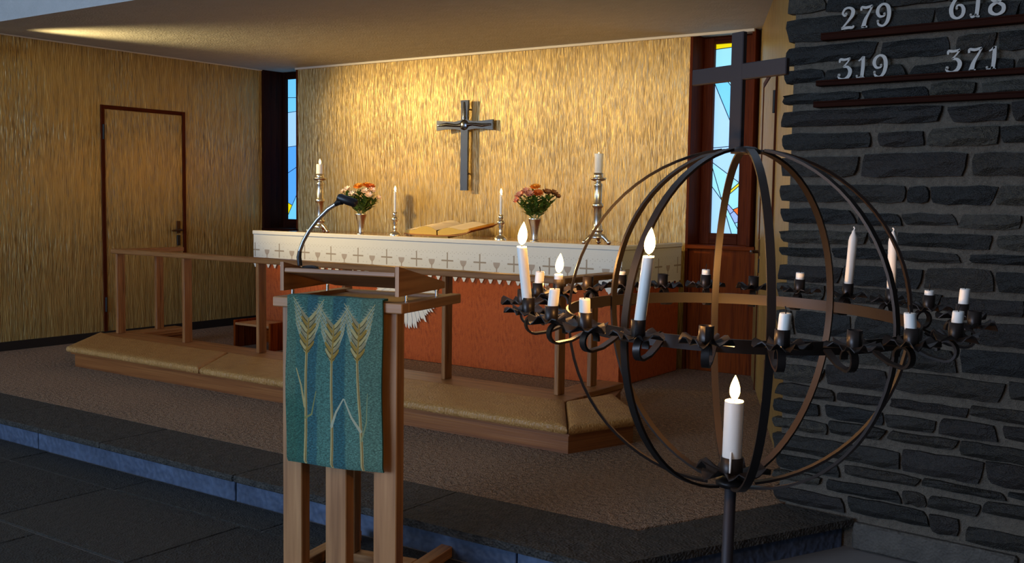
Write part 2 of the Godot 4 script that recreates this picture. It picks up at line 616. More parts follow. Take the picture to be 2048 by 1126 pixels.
func put(called: String, mesh, material, parent: Node = self) -> MeshInstance3D:
	var o := MeshInstance3D.new()
	if mesh is SurfaceTool:
		mesh = finish(mesh, material is StandardMaterial3D and material.normal_enabled)
	o.mesh = mesh
	o.material_override = material
	o.name = numbered(called) if parent == self else called
	o.cast_shadow = GeometryInstance3D.SHADOW_CASTING_SETTING_ON
	parent.add_child(o, true)
	return o

func thing(called: String, label: String, category: String, at := Vector3.ZERO, turn := 0.0, group := "") -> Node3D:
	var o := Node3D.new()
	o.name = numbered(called)
	add_child(o)
	o.position = at
	o.rotation.y = turn
	tag(o, label, category, group)
	return o

func tag(o: Node, label: String, category: String, group := ""):
	o.set_meta("label", label)
	o.set_meta("category", category)
	if group != "":
		o.set_meta("group", group)

func structure(called: String, mesh, material, label: String, category: String) -> MeshInstance3D:
	var o := put(called, mesh, material)
	o.set_meta("kind", "structure")
	tag(o, label, category)
	return o

func struct_node(called: String, label: String, category: String, at := Vector3.ZERO, turn := 0.0) -> Node3D:
	var o := thing(called, label, category, at, turn)
	o.set_meta("kind", "structure")
	return o

# ---------------------------------------------------------------- shell
const RW_A := Vector2(-3.0, -7.40)          # splayed wall beside the window: from the back corner ...
const RW_D := Vector2(0.427, 0.904)         # ... towards the stone wall

func make_shell():
	# left wall (chancel and nave)
	var st := begin()
	bx(st, Vector3(-8.50, -0.1, -7.34), Vector3(-8.30, 5.0, 7.2), 0.0)
	structure("wall_left", st, M.grasscloth, "side wall with flush door covered in upright tan grass cloth", "wall")
	st = begin()
	bx(st, Vector3(-8.30, CARPET_Y - 0.02, -7.34), Vector3(-8.288, 0.205, -4.0), 0.002)
	structure("baseboard_left", st, M.black_paint, "dark baseboard along the foot of the grass cloth side wall", "baseboard")
	# altar wall panel between the two windows
	st = begin()
	bx(st, Vector3(-7.845, 0.0, -7.75), Vector3(-3.565, 2.72, -7.40), 0.0)
	structure("wall_back", st, M.grasscloth, "golden grass cloth wall panel behind the altar between two slit windows", "wall")
	for e in [[-7.862, -7.842, "trim_1", "narrow brown edge strip of altar wall beside candlestick and dark window reveal"], [-3.568, -3.545, "trim_2", "narrow brown edge strip of altar wall beside wide stained glass window"]]:
		st = begin()
		bx(st, Vector3(e[0], CARPET_Y, -7.76), Vector3(e[1], 2.70, -7.392), 0.002, 1)
		structure(e[2], st, M.dark_wood, e[3], "trim")
	# outer skin behind the windows' wood and above the canopy
	st = begin()
	bx(st, Vector3(-8.50, 0.0, -7.95), Vector3(-8.285, 3.0, -7.34), 0.0)
	bx(st, Vector3(-8.50, -0.1, -7.95), Vector3(-2.6, 1.10, -7.76), 0.0)
	bx(st, Vector3(-8.50, 2.66, -7.95), Vector3(-2.6, 3.0, -7.70), 0.0)
	bx(st, Vector3(-7.845, 1.0, -7.95), Vector3(-3.565, 2.8, -7.75), 0.0)
	structure("wall_outer", st, M.plaster, "plain outer masonry behind the altar wall", "wall")
	# splayed right wall
	var b := Basis(Vector3(RW_D.x, 0, RW_D.y), Vector3.UP, Vector3(RW_D.x, 0, RW_D.y).cross(Vector3.UP))
	var xf := Transform3D(b, Vector3(RW_A.x, 0, RW_A.y))
	st = begin()
	var zs := 1.0 if (xf.basis.z).x < 0 else -1.0    # side that faces the chancel
	bx(st, Vector3(-0.35, -0.1, -0.2 * zs), Vector3(3.30, 3.0, 0.0), 0.0, -1, xf)
	structure("wall_right", st, M.grasscloth, "splayed tan grass cloth wall with a door beside the stone wall", "wall")
	# canopy ceiling over the chancel
	st = begin()
	prism(st, PackedVector2Array([Vector2(-8.30, -4.30), Vector2(-8.30, -7.76), Vector2(-3.16, -7.76), Vector2(-1.50, -4.30)]), 2.70, 2.90)
	structure("ceiling", st, M.plaster, "low plain plaster ceiling over the chancel", "ceiling")
	# thin white cove strip where the ceiling meets the altar wall and the side wall
	st = begin()
	bx(st, Vector3(-7.86, 2.680, -7.40), Vector3(-3.05, 2.70, -7.375), 0.002)
	structure("trim_3", st, M.white_trim, "thin pale strip under the ceiling along the golden altar wall", "trim")
	st = begin()
	bx(st, Vector3(-8.30, 2.690, -7.40), Vector3(-8.288, 2.70, -4.31), 0.002)
	structure("trim_4", st, M.white_trim, "thin pale strip under the ceiling along the side wall", "trim")
	# nave wall above the canopy, nave ceiling and the rest of the nave around the camera
	st = begin()
	bx(st, Vector3(-8.50, 2.88, -4.60), Vector3(4.2, 5.2, -4.302), 0.0)
	structure("wall_front", st, M.white_paint, "white nave wall rising above the edge of the low chancel ceiling", "wall")
	st = begin()
	bx(st, Vector3(-8.50, 5.0, -4.60), Vector3(4.2, 5.2, 7.2), 0.0)
	structure("ceiling_nave", st, M.white_paint, "high white ceiling of the nave", "ceiling")
	st = begin()
	bx(st, Vector3(4.0, -0.1, -5.0), Vector3(4.2, 5.0, 7.2), 0.0)
	structure("wall_nave", st, M.nave_brick, "plain brown nave side wall facing the window side", "wall")
	st = begin()
	bx(st, Vector3(-8.3, -0.1, 7.0), Vector3(4.0, 1.0, 7.2), 0.0)
	bx(st, Vector3(-8.3, 4.0, 7.0), Vector3(4.0, 5.0, 7.2), 0.0)
	bx(st, Vector3(-8.3, 1.0, 7.0), Vector3(-7.8, 4.0, 7.2), 0.0)
	bx(st, Vector3(-2.2, 1.0, 7.0), Vector3(4.0, 4.0, 7.2), 0.0)
	structure("wall_rear", st, M.nave_brick, "brown rear nave wall with a wide window opening", "wall")
	# the window in the rear wall
	var wn := struct_node("window_3", "wide clear window in the rear wall of the nave", "window", Vector3(-5.0, 1.0, 7.1))
	st = begin()
	for x in [-2.8, -0.95, 0.90, 2.75]:
		bx(st, Vector3(x, 0, -0.03), Vector3(x + 0.05, 3.0, 0.03), 0.003, 1)
	bx(st, Vector3(-2.8, 0, -0.03), Vector3(2.8, 0.05, 0.03), 0.003, 0)
	bx(st, Vector3(-2.8, 2.95, -0.03), Vector3(2.8, 3.0, 0.03), 0.003, 0)
	put("frame", st, M.dark_wood, wn)
	for x in [-2.75, -0.90, 0.95]:
		st = begin()
		bx(st, Vector3(x, 0.05, -0.003), Vector3(x + 1.80, 2.95, 0.003), 0.0)
		put("pane", st, M.clear_glass, wn)

# ---------------------------------------------------------------- floor
func make_floor():
	var st := begin()
	bx(st, Vector3(-8.5, -0.12, -5.2), Vector3(4.2, -0.004, 7.2), 0.0)
	var fl := structure("floor", st, M.grout, "dark slate flagstone floor of the nave below the step", "floor")
	var rows := [-3.205, -2.975, -2.388, -1.80, -1.21, -0.62, 0.0]
	var starts := [-4.43, -3.50, -4.10, -3.30, -4.6, -3.9]
	for r in rows.size() - 1:
		var z0: float = rows[r]
		var z1: float = rows[r + 1]
		var x: float = starts[r]
		var cuts := [x]
		while cuts[0] > -8.2:
			cuts.push_front(cuts[0] - 0.86 - 0.2 * hsh(r, cuts.size()))
		while cuts[-1] < 1.0:
			cuts.append(cuts[-1] + 0.86 + 0.2 * hsh(r + 9, cuts.size()))
		for k in cuts.size() - 1:
			var s := begin()
			var dy := 0.002 * hsh(k, r)
			box(s, Vector3((cuts[k] + cuts[k + 1]) / 2, -0.01 + dy, (z0 + z1) / 2), Vector3(cuts[k + 1] - cuts[k] - 0.010, 0.02, z1 - z0 - 0.010), 0.003)
			put("floor_tile", s, M.slate if (k + r) % 2 == 0 else M.slate_b, fl)
	# raised chancel floor with carpet
	st = begin()
	prism(st, PackedVector2Array([Vector2(-8.30, -3.61), Vector2(-1.935, -3.61), Vector2(-1.60, -4.34), Vector2(-1.45, -4.9), Vector2(-2.9, -7.90), Vector2(-8.30, -7.90)]), -0.05, CARPET_Y)
	var cf := structure("floor_chancel", st, M.carpet, "raised chancel floor covered in brown grey looped carpet", "floor")
	# stone slabs along the edge, overhanging the riser
	var cuts2 := [-8.30, -7.0, -5.95, -4.86, -3.81, -2.815, -1.80]
	for k in cuts2.size() - 1:
		st = begin()
		var a: float = cuts2[k]
		var b2: float = cuts2[k + 1]
		if k < cuts2.size() - 2:
			bx(st, Vector3(a + 0.002, CARPET_Y - 0.032, -3.612), Vector3(b2 - 0.002, CARPET_Y - 0.002 * hsh(k, 3), -3.180), 0.005)
		else:
			prism(st, PackedVector2Array([Vector2(a + 0.002, -3.612), Vector2(a + 0.002, -3.18), Vector2(-1.81, -3.18), Vector2(-1.64, -3.54), Vector2(-1.92, -3.612)]), CARPET_Y - 0.032, CARPET_Y)
		put("step_slab", st, M.step_slab, cf)
	st = begin()
	prism(st, PackedVector2Array([Vector2(-1.915, -3.614), Vector2(-1.638, -3.545), Vector2(-1.28, -4.305), Vector2(-1.60, -4.335)]), CARPET_Y - 0.032, CARPET_Y - 0.001)
	put("step_slab", st, M.step_slab, cf)
	# riser stones
	var cuts3 := [-8.30, -7.1, -5.49, -3.83, -2.22, -1.84]
	for k in cuts3.size() - 1:
		st = begin()
		bx(st, Vector3(cuts3[k] + 0.004, -0.02, -3.45), Vector3(cuts3[k + 1] - 0.004, CARPET_Y - 0.034, -3.212 - 0.003 * hsh(k, 5)), 0.004)
		put("riser_stone", st, M.riser, cf)
	st = begin()
	prism(st, PackedVector2Array([Vector2(-1.845, -3.225), Vector2(-1.33, -4.32), Vector2(-1.7, -4.32), Vector2(-2.1, -3.5)]), -0.02, CARPET_Y - 0.034)
	put("riser_stone", st, M.riser, cf)

# ---------------------------------------------------------------- windows
func split_poly(poly: PackedVector2Array, a: Vector2, b: Vector2) -> Array:
	var d := (b - a).normalized()
	var n := Vector2(-d.y, d.x)
	var out := []
	for s in [1.0, -1.0]:
		var res := PackedVector2Array()
		for i in poly.size():
			var p := poly[i]
			var q := poly[(i + 1) % poly.size()]
			var dp: float = n.dot(p - a) * s
			var dq: float = n.dot(q - a) * s
			if dp >= 0:
				res.append(p)
			if dp * dq < 0:
				res.append(p.lerp(q, dp / (dp - dq)))
		if res.size() >= 3:
			out.append(res)
	return out

func stained(win: Node3D, rect: Rect2, z: float, cuts: Array, colours: Array):
	# rect in world x, y; cuts in unit coordinates (s to the right, t downwards)
	var polys := [PackedVector2Array([Vector2(0, 0), Vector2(1, 0), Vector2(1, 1), Vector2(0, 1)])]
	var asp := Vector2(rect.size.x, rect.size.y)
	var leads := []
	for c in cuts:
		var a: Vector2 = c[0]
		var b: Vector2 = c[1]
		var mid := (a + b) * 0.5
		for i in polys.size():
			if Geometry2D.is_point_in_polygon(mid, polys[i]):
				var parts := split_poly(polys[i], a, b)
				if parts.size() == 2:
					var old: PackedVector2Array = polys[i]
					polys[i] = parts[0]
					polys.append(parts[1])
					# the lead came follows the cut inside the old pane
					var hits := []
					for k in old.size():
						var h = Geometry2D.segment_intersects_segment(a - (b - a) * 20.0, b + (b - a) * 20.0, old[k], old[(k + 1) % old.size()])
						if h != null:
							hits.append(h)
					if hits.size() >= 2:
						leads.append([hits[0], hits[hits.size() - 1]])
				break
	var to3 := func(p: Vector2) -> Vector3:
		return Vector3(rect.position.x + p.x * asp.x, rect.position.y + (1.0 - p.y) * asp.y, z)
	for poly in polys:
		var ctr := Vector2.ZERO
		for p in poly:
			ctr += p
		ctr /= poly.size()
		var col := "pale"
		for e in colours:
			if Geometry2D.is_point_in_polygon(e[0], poly):
				col = e[1]
		var st := begin()
		var flat := PackedVector2Array()
		for p in poly:
			flat.append(Vector2(rect.position.x + p.x * asp.x, rect.position.y + (1.0 - p.y) * asp.y))
		# prism works in x,z: turn it upright
		prism(st, flat, -0.003, 0.003, Transform3D(Basis(Vector3.RIGHT, Vector3(0, 0, -1), Vector3.UP), Vector3(0, 0, z)))
		put("pane", st, M.glass[col], win)
	for l in leads:
		var st := begin()
		var a: Vector3 = to3.call(l[0])
		var b: Vector3 = to3.call(l[1])
		strap(st, [a, a.lerp(b, 0.5), b], [Vector3.FORWARD, Vector3.FORWARD, Vector3.FORWARD], 0.012, 0.0055)
		put("lead_came", st, M.lead, win)

func make_windows():
	# window 1: slit at the left end of the altar wall, dark stained lining
	var w1 := struct_node("window_1", "narrow stained glass slit in a dark wood reveal beside the side wall", "window")
	var zg := -7.64
	var st := begin()
	bx(st, Vector3(-8.302, CARPET_Y, -7.70), Vector3(-8.272, 2.70, -7.335), 0.003, 1)
	put("reveal_board", st, M.black_wood, w1)
	st = begin()
	bx(st, Vector3(-8.275, 1.10, -7.70), Vector3(-8.238, 2.70, -7.60), 0.003, 1)
	put("stile", st, M.black_wood, w1)
	st = begin()
	bx(st, Vector3(-8.02, 1.10, -7.70), Vector3(-7.84, 2.70, -7.60), 0.003, 1)
	put("stile", st, M.black_wood, w1)
	st = begin()
	bx(st, Vector3(-8.237, 2.63, -7.70), Vector3(-8.021, 2.70, -7.605), 0.003, 0)
	put("head", st, M.black_wood, w1)
	st = begin()
	bx(st, Vector3(-8.237, 1.10, -7.70), Vector3(-8.021, 1.19, -7.60), 0.003, 0)
	put("bottom_rail", st, M.black_wood, w1)
	st = begin()
	bx(st, Vector3(-8.31, 1.075, -7.70), Vector3(-7.84, 1.10, -7.33), 0.004, 0)
	put("sill", st, M.black_wood, w1)
	st = begin()
	bx(st, Vector3(-8.275, CARPET_Y, -7.70), Vector3(-7.84, 1.075, -7.42), 0.003, 1)
	put("lower_panel", st, M.black_wood, w1)
	stained(w1, Rect2(-8.242, 1.187, 0.23, 1.445), zg,
		[[Vector2(0.1, 0.13), Vector2(0.9, 0.135)], [Vector2(0.1, 0.235), Vector2(0.9, 0.225)], [Vector2(0.1, 0.48), Vector2(0.9, 0.47)], [Vector2(0.0, 0.97), Vector2(0.5, 0.84)], [Vector2(0.0, 0.88), Vector2(0.3, 0.9)], [Vector2(0.1, 0.66), Vector2(0.9, 0.6)]],
		[[Vector2(0.5, 0.06), "cyan"], [Vector2(0.5, 0.18), "cyan"], [Vector2(0.3, 0.35), "mist"], [Vector2(0.5, 0.55), "blue"], [Vector2(0.3, 0.75), "blue"], [Vector2(0.15, 0.96), "cyan"], [Vector2(0.1, 0.90), "yellow"]])

	# window 2: at the right end, behind the iron candle globe
	var w2 := struct_node("window_2", "tall stained glass window in brown wood with yellow and orange shards", "window")
	var parts := [
		["stile", Vector3(-3.60, 1.10, -7.70), Vector3(-3.465, 2.70, -7.60), 1, "dark_wood"],
		["stile", Vector3(-3.232, 1.10, -7.70), Vector3(-2.94, 2.70, -7.60), 1, "dark_wood"],
		["head", Vector3(-3.464, 2.645, -7.70), Vector3(-3.233, 2.70, -7.60), 0, "dark_wood"],
		["bottom_rail", Vector3(-3.464, 1.101, -7.70), Vector3(-3.233, 1.187, -7.60), 0, "dark_wood"],
		["sill", Vector3(-3.56, 1.070, -7.70), Vector3(-3.0, 1.10, -7.375), 0, "red_wood"],
		["lower_panel", Vector3(-3.55, CARPET_Y, -7.70), Vector3(-2.98, 1.070, -7.42), 1, "red_wood"],
		["reveal_board", Vector3(-3.075, 1.10, -7.60), Vector3(-3.045, 2.70, -7.40), 1, "dark_wood"],
	]
	for p in parts:
		st = begin()
		bx(st, p[1], p[2], 0.003, p[3])
		put(p[0], st, M[p[4]], w2)
	stained(w2, Rect2(-3.468, 1.184, 0.240, 1.464), zg,
		[[Vector2(0.0, 0.028), Vector2(1.0, 0.018)], [Vector2(0.0, 0.135), Vector2(0.2, 0.16)], [Vector2(0.05, 0.225), Vector2(0.75, 0.47)], [Vector2(0.45, 0.20), Vector2(0.95, 0.30)], [Vector2(0.0, 0.545), Vector2(1.0, 0.535)],
		[Vector2(0.02, 0.625), Vector2(0.95, 0.73)], [Vector2(0.02, 0.66), Vector2(0.25, 0.77)], [Vector2(0.9, 0.735), Vector2(0.42, 0.80)], [Vector2(0.88, 0.755), Vector2(0.44, 0.815)], [Vector2(0.45, 0.82), Vector2(0.98, 0.91)], [Vector2(0.42, 0.83), Vector2(0.98, 0.985)], [Vector2(0.0, 0.75), Vector2(0.4, 0.83)], [Vector2(0.8, 0.55), Vector2(0.95, 0.64)], [Vector2(0.8, 0.868), Vector2(0.99, 0.855)], [Vector2(0.62, 0.90), Vector2(0.82, 0.875)], [Vector2(0.78, 0.945), Vector2(0.97, 0.935)]],
		[[Vector2(0.4, 0.01), "yellow"], [Vector2(0.5, 0.09), "pale"], [Vector2(0.7, 0.35), "cyan"], [Vector2(0.2, 0.42), "mist"], [Vector2(0.4, 0.6), "cyan"], [Vector2(0.66, 0.776), "yellow"], [Vector2(0.9, 0.873), "orange"], [Vector2(0.7, 0.89), "lilac"], [Vector2(0.3, 0.93), "cyan"], [Vector2(0.1, 0.8), "mist"], [Vector2(0.85, 0.6), "mist"]])

# ---------------------------------------------------------------- doors
func lever_handle(parent: Node3D, at: Vector3, toward: float):
	# on a leaf in the local xy plane, facing +z; lever points along x * toward
	var st := begin()
	bx(st, at + Vector3(-0.022, -0.03, 0.0), at + Vector3(0.022, 0.085, 0.008), 0.003)
	put("handle_plate", st, M.bronze, parent)
	st = begin()
	tube(st, [at + Vector3(0, 0, 0.005), at + Vector3(0, 0, 0.05), at + Vector3(0.012 * toward, 0, 0.058), at + Vector3(0.11 * toward, -0.004, 0.058)], [0.011, 0.011, 0.011, 0.008], 8)
	put("lever", st, M.bronze, parent)
	st = begin()
	bx(st, at + Vector3(-0.018, -0.145, 0.0), at + Vector3(0.018, -0.048, 0.010), 0.003)
	put("key_plate", st, M.black_paint, parent)

func door(called: String, label: String, xf: Transform3D, w: float, top: float, handle_x: float, toward: float, hinge_x: float):
	# local: x along the wall, z out of the wall into the chancel
	var d := struct_node(called, label, "door")
	d.transform = xf
	var f := 0.034
	for e in [["jamb", Vector3(0, 0, -0.02), Vector3(f, top, 0.010), 1], ["jamb", Vector3(w - f, 0, -0.02), Vector3(w, top, 0.010), 1], ["head", Vector3(f, top - f, -0.02), Vector3(w - f, top, 0.010), 0]]:
		var st := begin()
		bx(st, e[1], e[2], 0.002, e[3])
		put(e[0], st, M.dark_wood, d)
	var s2 := begin()
	bx(s2, Vector3(f + 0.004, 0.012, -0.02), Vector3(w - f - 0.004, top - f - 0.004, 0.004), 0.001)
	put("leaf", s2, M.grasscloth, d)
	for y in [0.25, top - 0.30]:
		var s3 := begin()
		tube(s3, [Vector3(hinge_x, y, 0.014), Vector3(hinge_x, y + 0.13, 0.014)], 0.010, 8)
		put("hinge", s3, M.black_paint, d)
	lever_handle(d, Vector3(handle_x, 0.965, 0.004), toward)

func make_doors():
	# local x runs towards the altar wall on the left wall: x -> -z, z -> +x
	door("door_1", "flush door covered in grass cloth with thin brown frame in the side wall",
		Transform3D(Basis(Vector3(0, 0, -1), Vector3.UP, Vector3(1, 0, 0)), Vector3(-8.299, CARPET_Y, -5.50)), 0.89, 2.075, 0.80, -1.0, 0.02)
	var dx := Vector3(RW_D.x, 0, RW_D.y)
	var dz := dx.cross(Vector3.UP)
	if dz.x > 0:
		dz = -dz
		# mirror so that the door keeps a right-handed frame: run the other way
		dx = -dx
		var p0 := Vector3(RW_A.x, CARPET_Y, RW_A.y) - dx * 1.73
		door("door_2", "grass cloth door in the splayed wall seen edge on beside stone wall", Transform3D(Basis(dx, Vector3.UP, dz), p0 + dz * 0.001), 1.19, 2.115, 1.10, -1.0, 0.02)
	else:
		var p1 := Vector3(RW_A.x, CARPET_Y, RW_A.y) + dx * 0.54
		door("door_2", "grass cloth door in the splayed wall seen edge on beside stone wall", Transform3D(Basis(dx, Vector3.UP, dz), p1 + dz * 0.001), 1.19, 2.115, 0.09, 1.0, 1.17)

# ---------------------------------------------------------------- stone wall with hymn numbers
var SW := Transform3D()

func make_stone_wall():
	var th := deg_to_rad(5.0)
	SW = Transform3D(Basis(Vector3(cos(th), 0, sin(th)), Vector3.UP, Vector3(-sin(th), 0, cos(th))), Vector3(-1.628, 0, -4.349))
	var st := begin()
	bx(st, Vector3(0.004, -0.02, -0.26), Vector3(5.8, 5.0, -0.018), 0.0, -1, SW)
	var wall := structure("wall_stone", st, M.mortar, "dark rubble stone wall with grey mortar behind the candle globe", "wall")
	var rows := [
		[[-26,131,2224,2307],[145,384,2215,2295],[396,631,2211,2280],[642,915,2205,2272]],
		[[-28,220,2103,2200],[228,579,2100,2193],[596,883,2105,2187],[892,948,2101,2184]],
		[[-28,353,2014,2085],[380,640,2007,2077],[670,807,2008,2076],[823,953,2006,2075]],
		[[-32,143,1933,1989],[153,481,1929,1984],[503,880,1929,1977],[893,988,1920,1972]],
		[[-33,298,1847,1888],[311,567,1845,1891],[582,745,1849,1900],[772,962,1842,1895]],
		[[-34,625,1753,1817],[659,869,1747,1811],[885,1025,1745,1817]],
		[[-29,349,1655,1723],[387,564,1657,1721],[583,839,1657,1729],[849,1029,1664,1727]],
		[[-27,300,1542,1625],[325,725,1540,1634],[749,1035,1543,1630]],
		[[-31,498,1436,1508],[512,590,1436,1504],[601,836,1432,1504],[846,1079,1435,1505]],
		[[-22,294,1346,1407],[315,485,1344,1395],[494,698,1349,1396],[713,932,1341,1395],[941,1125,1340,1395]],
		[[-24,350,1263,1314],[364,466,1270,1323],[478,830,1264,1319],[852,1088,1267,1321]],
		[[-24,189,1204,1242],[212,479,1205,1248],[493,718,1205,1247],[759,1050,1209,1247]],
		[[-30,246,1098,1166],[263,576,1097,1176],[593,844,1103,1186],[858,1115,1106,1181]],
		[[-30,179,1024,1086],[194,466,1024,1087],[475,647,1020,1085],[660,957,1014,1077],[969,1180,1021,1085]],
		[[-26,45,867,970],[54,294,875,971],[316,536,879,976],[554,777,892,981],[789,1043,900,986]],
		[[-24,190,765,852],[205,470,775,860],[490,720,780,868],[740,1040,788,880]],
		[[-34,185,668,737],[204,463,671,756],[503,899,684,762],[920,1148,703,771]],
		[[-18,237,602,655],[255,443,607,649],[476,776,609,648],[786,1065,617,663]],
		[[-28,176,527,580],[205,451,530,586],[461,655,529,583],[674,884,532,599],[907,1113,548,604]],
		[[-29,214,457,504],[225,453,470,520],[476,738,479,517],[754,1116,464,518]],
		[[-26,523,363,433],[535,838,361,450],[857,1120,367,454]],
		[[-7,272,283,342],[299,602,304,343],[618,920,314,345],[937,1167,333,357]],
		[[-20,193,234,272],[223,531,225,270],[542,632,228,280],[642,835,232,285],[849,1126,253,304]],
		[[-12,298,140,198],[319,645,151,215],[656,763,138,209],[790,1218,128,188]],
	]
	# courses above the picture
	var y := 2325
	for k in 5:
		var h := 60 + int(40 * hsh(k, 77))
		rows.push_front([[-26, 180 + int(160 * hsh(k, 1)), y, y + h], [200 + int(160 * hsh(k, 1)), 620 + int(90 * hsh(k, 2)), y, y + h - 8], [640 + int(90 * hsh(k, 2)), 1000, y + 4, y + h]])
		y += h + 20
	var ri := 0
	for row in rows:
		var last: Array = row[row.size() - 1]
		var x: int = last[1]
		var n := 0
		while x < 2600:
			var L := 200 + int(260 * hsh(ri, n + 31))
			row.append([x + 16, x + 16 + L, last[2] + int(8 * hsh(ri, n)), last[3] - int(8 * hsh(n, ri))])
			x += 16 + L
			n += 1
		for k in row.size():
			stone(wall, row[k], ri * 17 + k)
		ri += 1
	# pale plinth stones at the foot, down to the nave floor
	for e in [[0.345, 0.99], [1.0, 1.75], [1.76, 2.6]]:
		st = begin()
		bx(st, Vector3(e[0], 0.0, -0.10), Vector3(e[1] - 0.008, 0.112, 0.012), 0.008, -1, SW)
		put("plinth_stone", st, M.plinth_stone, wall)

func stone(wall: Node, r: Array, id: int):
	var x0: float = r[0] / 1000.0
	var x1: float = r[1] / 1000.0
	var y0: float = r[2] / 1000.0
	var y1: float = r[3] / 1000.0
	var nx := clampi(int((x1 - x0) / 0.07) + 1, 3, 8)
	var ny := 3
	var b := 0.010
	var P := []
	# rough split face: a grid with wavy depth, chamfered at its rim
	for j in ny + 1:
		var line := []
		for i in nx + 1:
			var fx := float(i) / nx
			var fy := float(j) / ny
			var edge := 1.0 if (i == 0 or i == nx or j == 0 or j == ny) else 0.0
			var z := 0.004 + 0.012 * hsh(id, 400) + 0.010 * (hsh(id * 31 + i, j * 7 + 3) - 0.5)
			z -= edge * (0.008 + 0.006 * hsh(i + id, j))
			var jx := 0.006 * (hsh(i + 5 * id, j + 90) - 0.5) * (1.0 if i == 0 or i == nx else 2.0)
			var jy := 0.007 * (hsh(i + 50 + id * 3, j) - 0.5)
			if i == 0:
				jx += 0.022 * (hsh(id, 71) - 0.5) * (fy - 0.5) * 2.0
			if i == nx:
				jx += 0.034 * (hsh(id, 72) - 0.5) * (fy - 0.5) * 2.0
			if (i == 0 or i == nx) and (j == 0 or j == ny):
				jx += (0.004 if i == 0 else -0.004)
				jy += (0.003 if j == 0 else -0.003)
			line.append(SW * Vector3(lerpf(x0, x1, fx) + jx, lerpf(y0, y1, fy) + jy, z))
		P.append(line)
	var st := begin()
	var off := Vector2(hsh(id, 1), hsh(id, 2)) * 3.0
	var uv := func(p: Vector3) -> Vector2:
		return Vector2(p.x, -p.y) + off
	for j in ny:
		for i in nx:
			quad(st, P[j][i], P[j][i + 1], P[j + 1][i + 1], P[j + 1][i], uv.call(P[j][i]), uv.call(P[j][i + 1]), uv.call(P[j + 1][i + 1]), uv.call(P[j + 1][i]))
	# sides back into the mortar
	var back: Vector3 = SW.basis.z * -0.05
	var rim := []
	for i in nx:
		rim.append(P[0][i])
	for j in ny:
		rim.append(P[j][nx])
	for i in nx:
		rim.append(P[ny][nx - i])
	for j in ny:
		rim.append(P[ny - j][0])
	for i in rim.size():
		var a: Vector3 = rim[i]
		var c: Vector3 = rim[(i + 1) % rim.size()]
		quad(st, a, a + back, c + back, c, uv.call(a), uv.call(a) + Vector2(0.03, 0.03), uv.call(c) + Vector2(0.03, 0.03), uv.call(c))
	put("stone", st, M.stones[int(pow(hsh(id, 9), 1.15) * 5.99)], wall)

# ---------------------------------------------------------------- kneeler and rail
func inset_poly(poly: Array, d: float) -> Array:
	# convex polygon, any winding; moves every edge inwards
	var ctr := Vector2.ZERO
	for p in poly:
		ctr += p
	ctr /= poly.size()
	var lines := []
	for i in poly.size():
		var a: Vector2 = poly[i]
		var b: Vector2 = poly[(i + 1) % poly.size()]
		var n := Vector2(-(b - a).y, (b - a).x).normalized()
		if n.dot(ctr - a) < 0:
			n = -n
		lines.append([a + n * d, (b - a).normalized()])
	var out := []
	for i in poly.size():
		var l0: Array = lines[(i - 1 + poly.size()) % poly.size()]
		var l1: Array = lines[i]
		var h = Geometry2D.line_intersects_line(l0[0], l0[1], l1[0], l1[1])
		out.append(h if h != null else l1[0])
	return out

func cushion(st, poly: Array, y0: float, y1: float):
	var ctr := Vector2.ZERO
	for p in poly:
		ctr += p
	ctr /= poly.size()
	var h := y1 - y0
	var layers := [[inset_poly(poly, 0.010), y0], [poly, y0 + h * 0.22], [poly, y0 + h * 0.60], [inset_poly(poly, 0.006), y0 + h * 0.82], [inset_poly(poly, 0.020), y0 + h * 0.95], [inset_poly(poly, 0.050), y1]]
	st.set_smooth_group(1)
	for k in layers.size() - 1:
		var A: Array = layers[k][0]
		var B: Array = layers[k + 1][0]
		for i in poly.size():
			var j := (i + 1) % poly.size()
			var a0 := Vector3(A[i].x, layers[k][1], A[i].y)
			var a1 := Vector3(A[j].x, layers[k][1], A[j].y)
			var b0 := Vector3(B[i].x, layers[k + 1][1], B[i].y)
			var b1 := Vector3(B[j].x, layers[k + 1][1], B[j].y)
			st.set_smooth_group(10 + i)
			quad_out(st, [a0, a1, b1, b0], Vector3(ctr.x, y0 - 0.05, ctr.y), [A[i], A[j], B[j], B[i]])
	st.set_smooth_group(-1)
	var T: Array = layers[-1][0]
	for i in range(1, T.size() - 1):
		quad_out(st, [Vector3(T[0].x, y1, T[0].y), Vector3(T[i].x, y1, T[i].y), Vector3(T[i + 1].x, y1, T[i + 1].y)], Vector3(ctr.x, 0, ctr.y), [T[0], T[i], T[i + 1]])

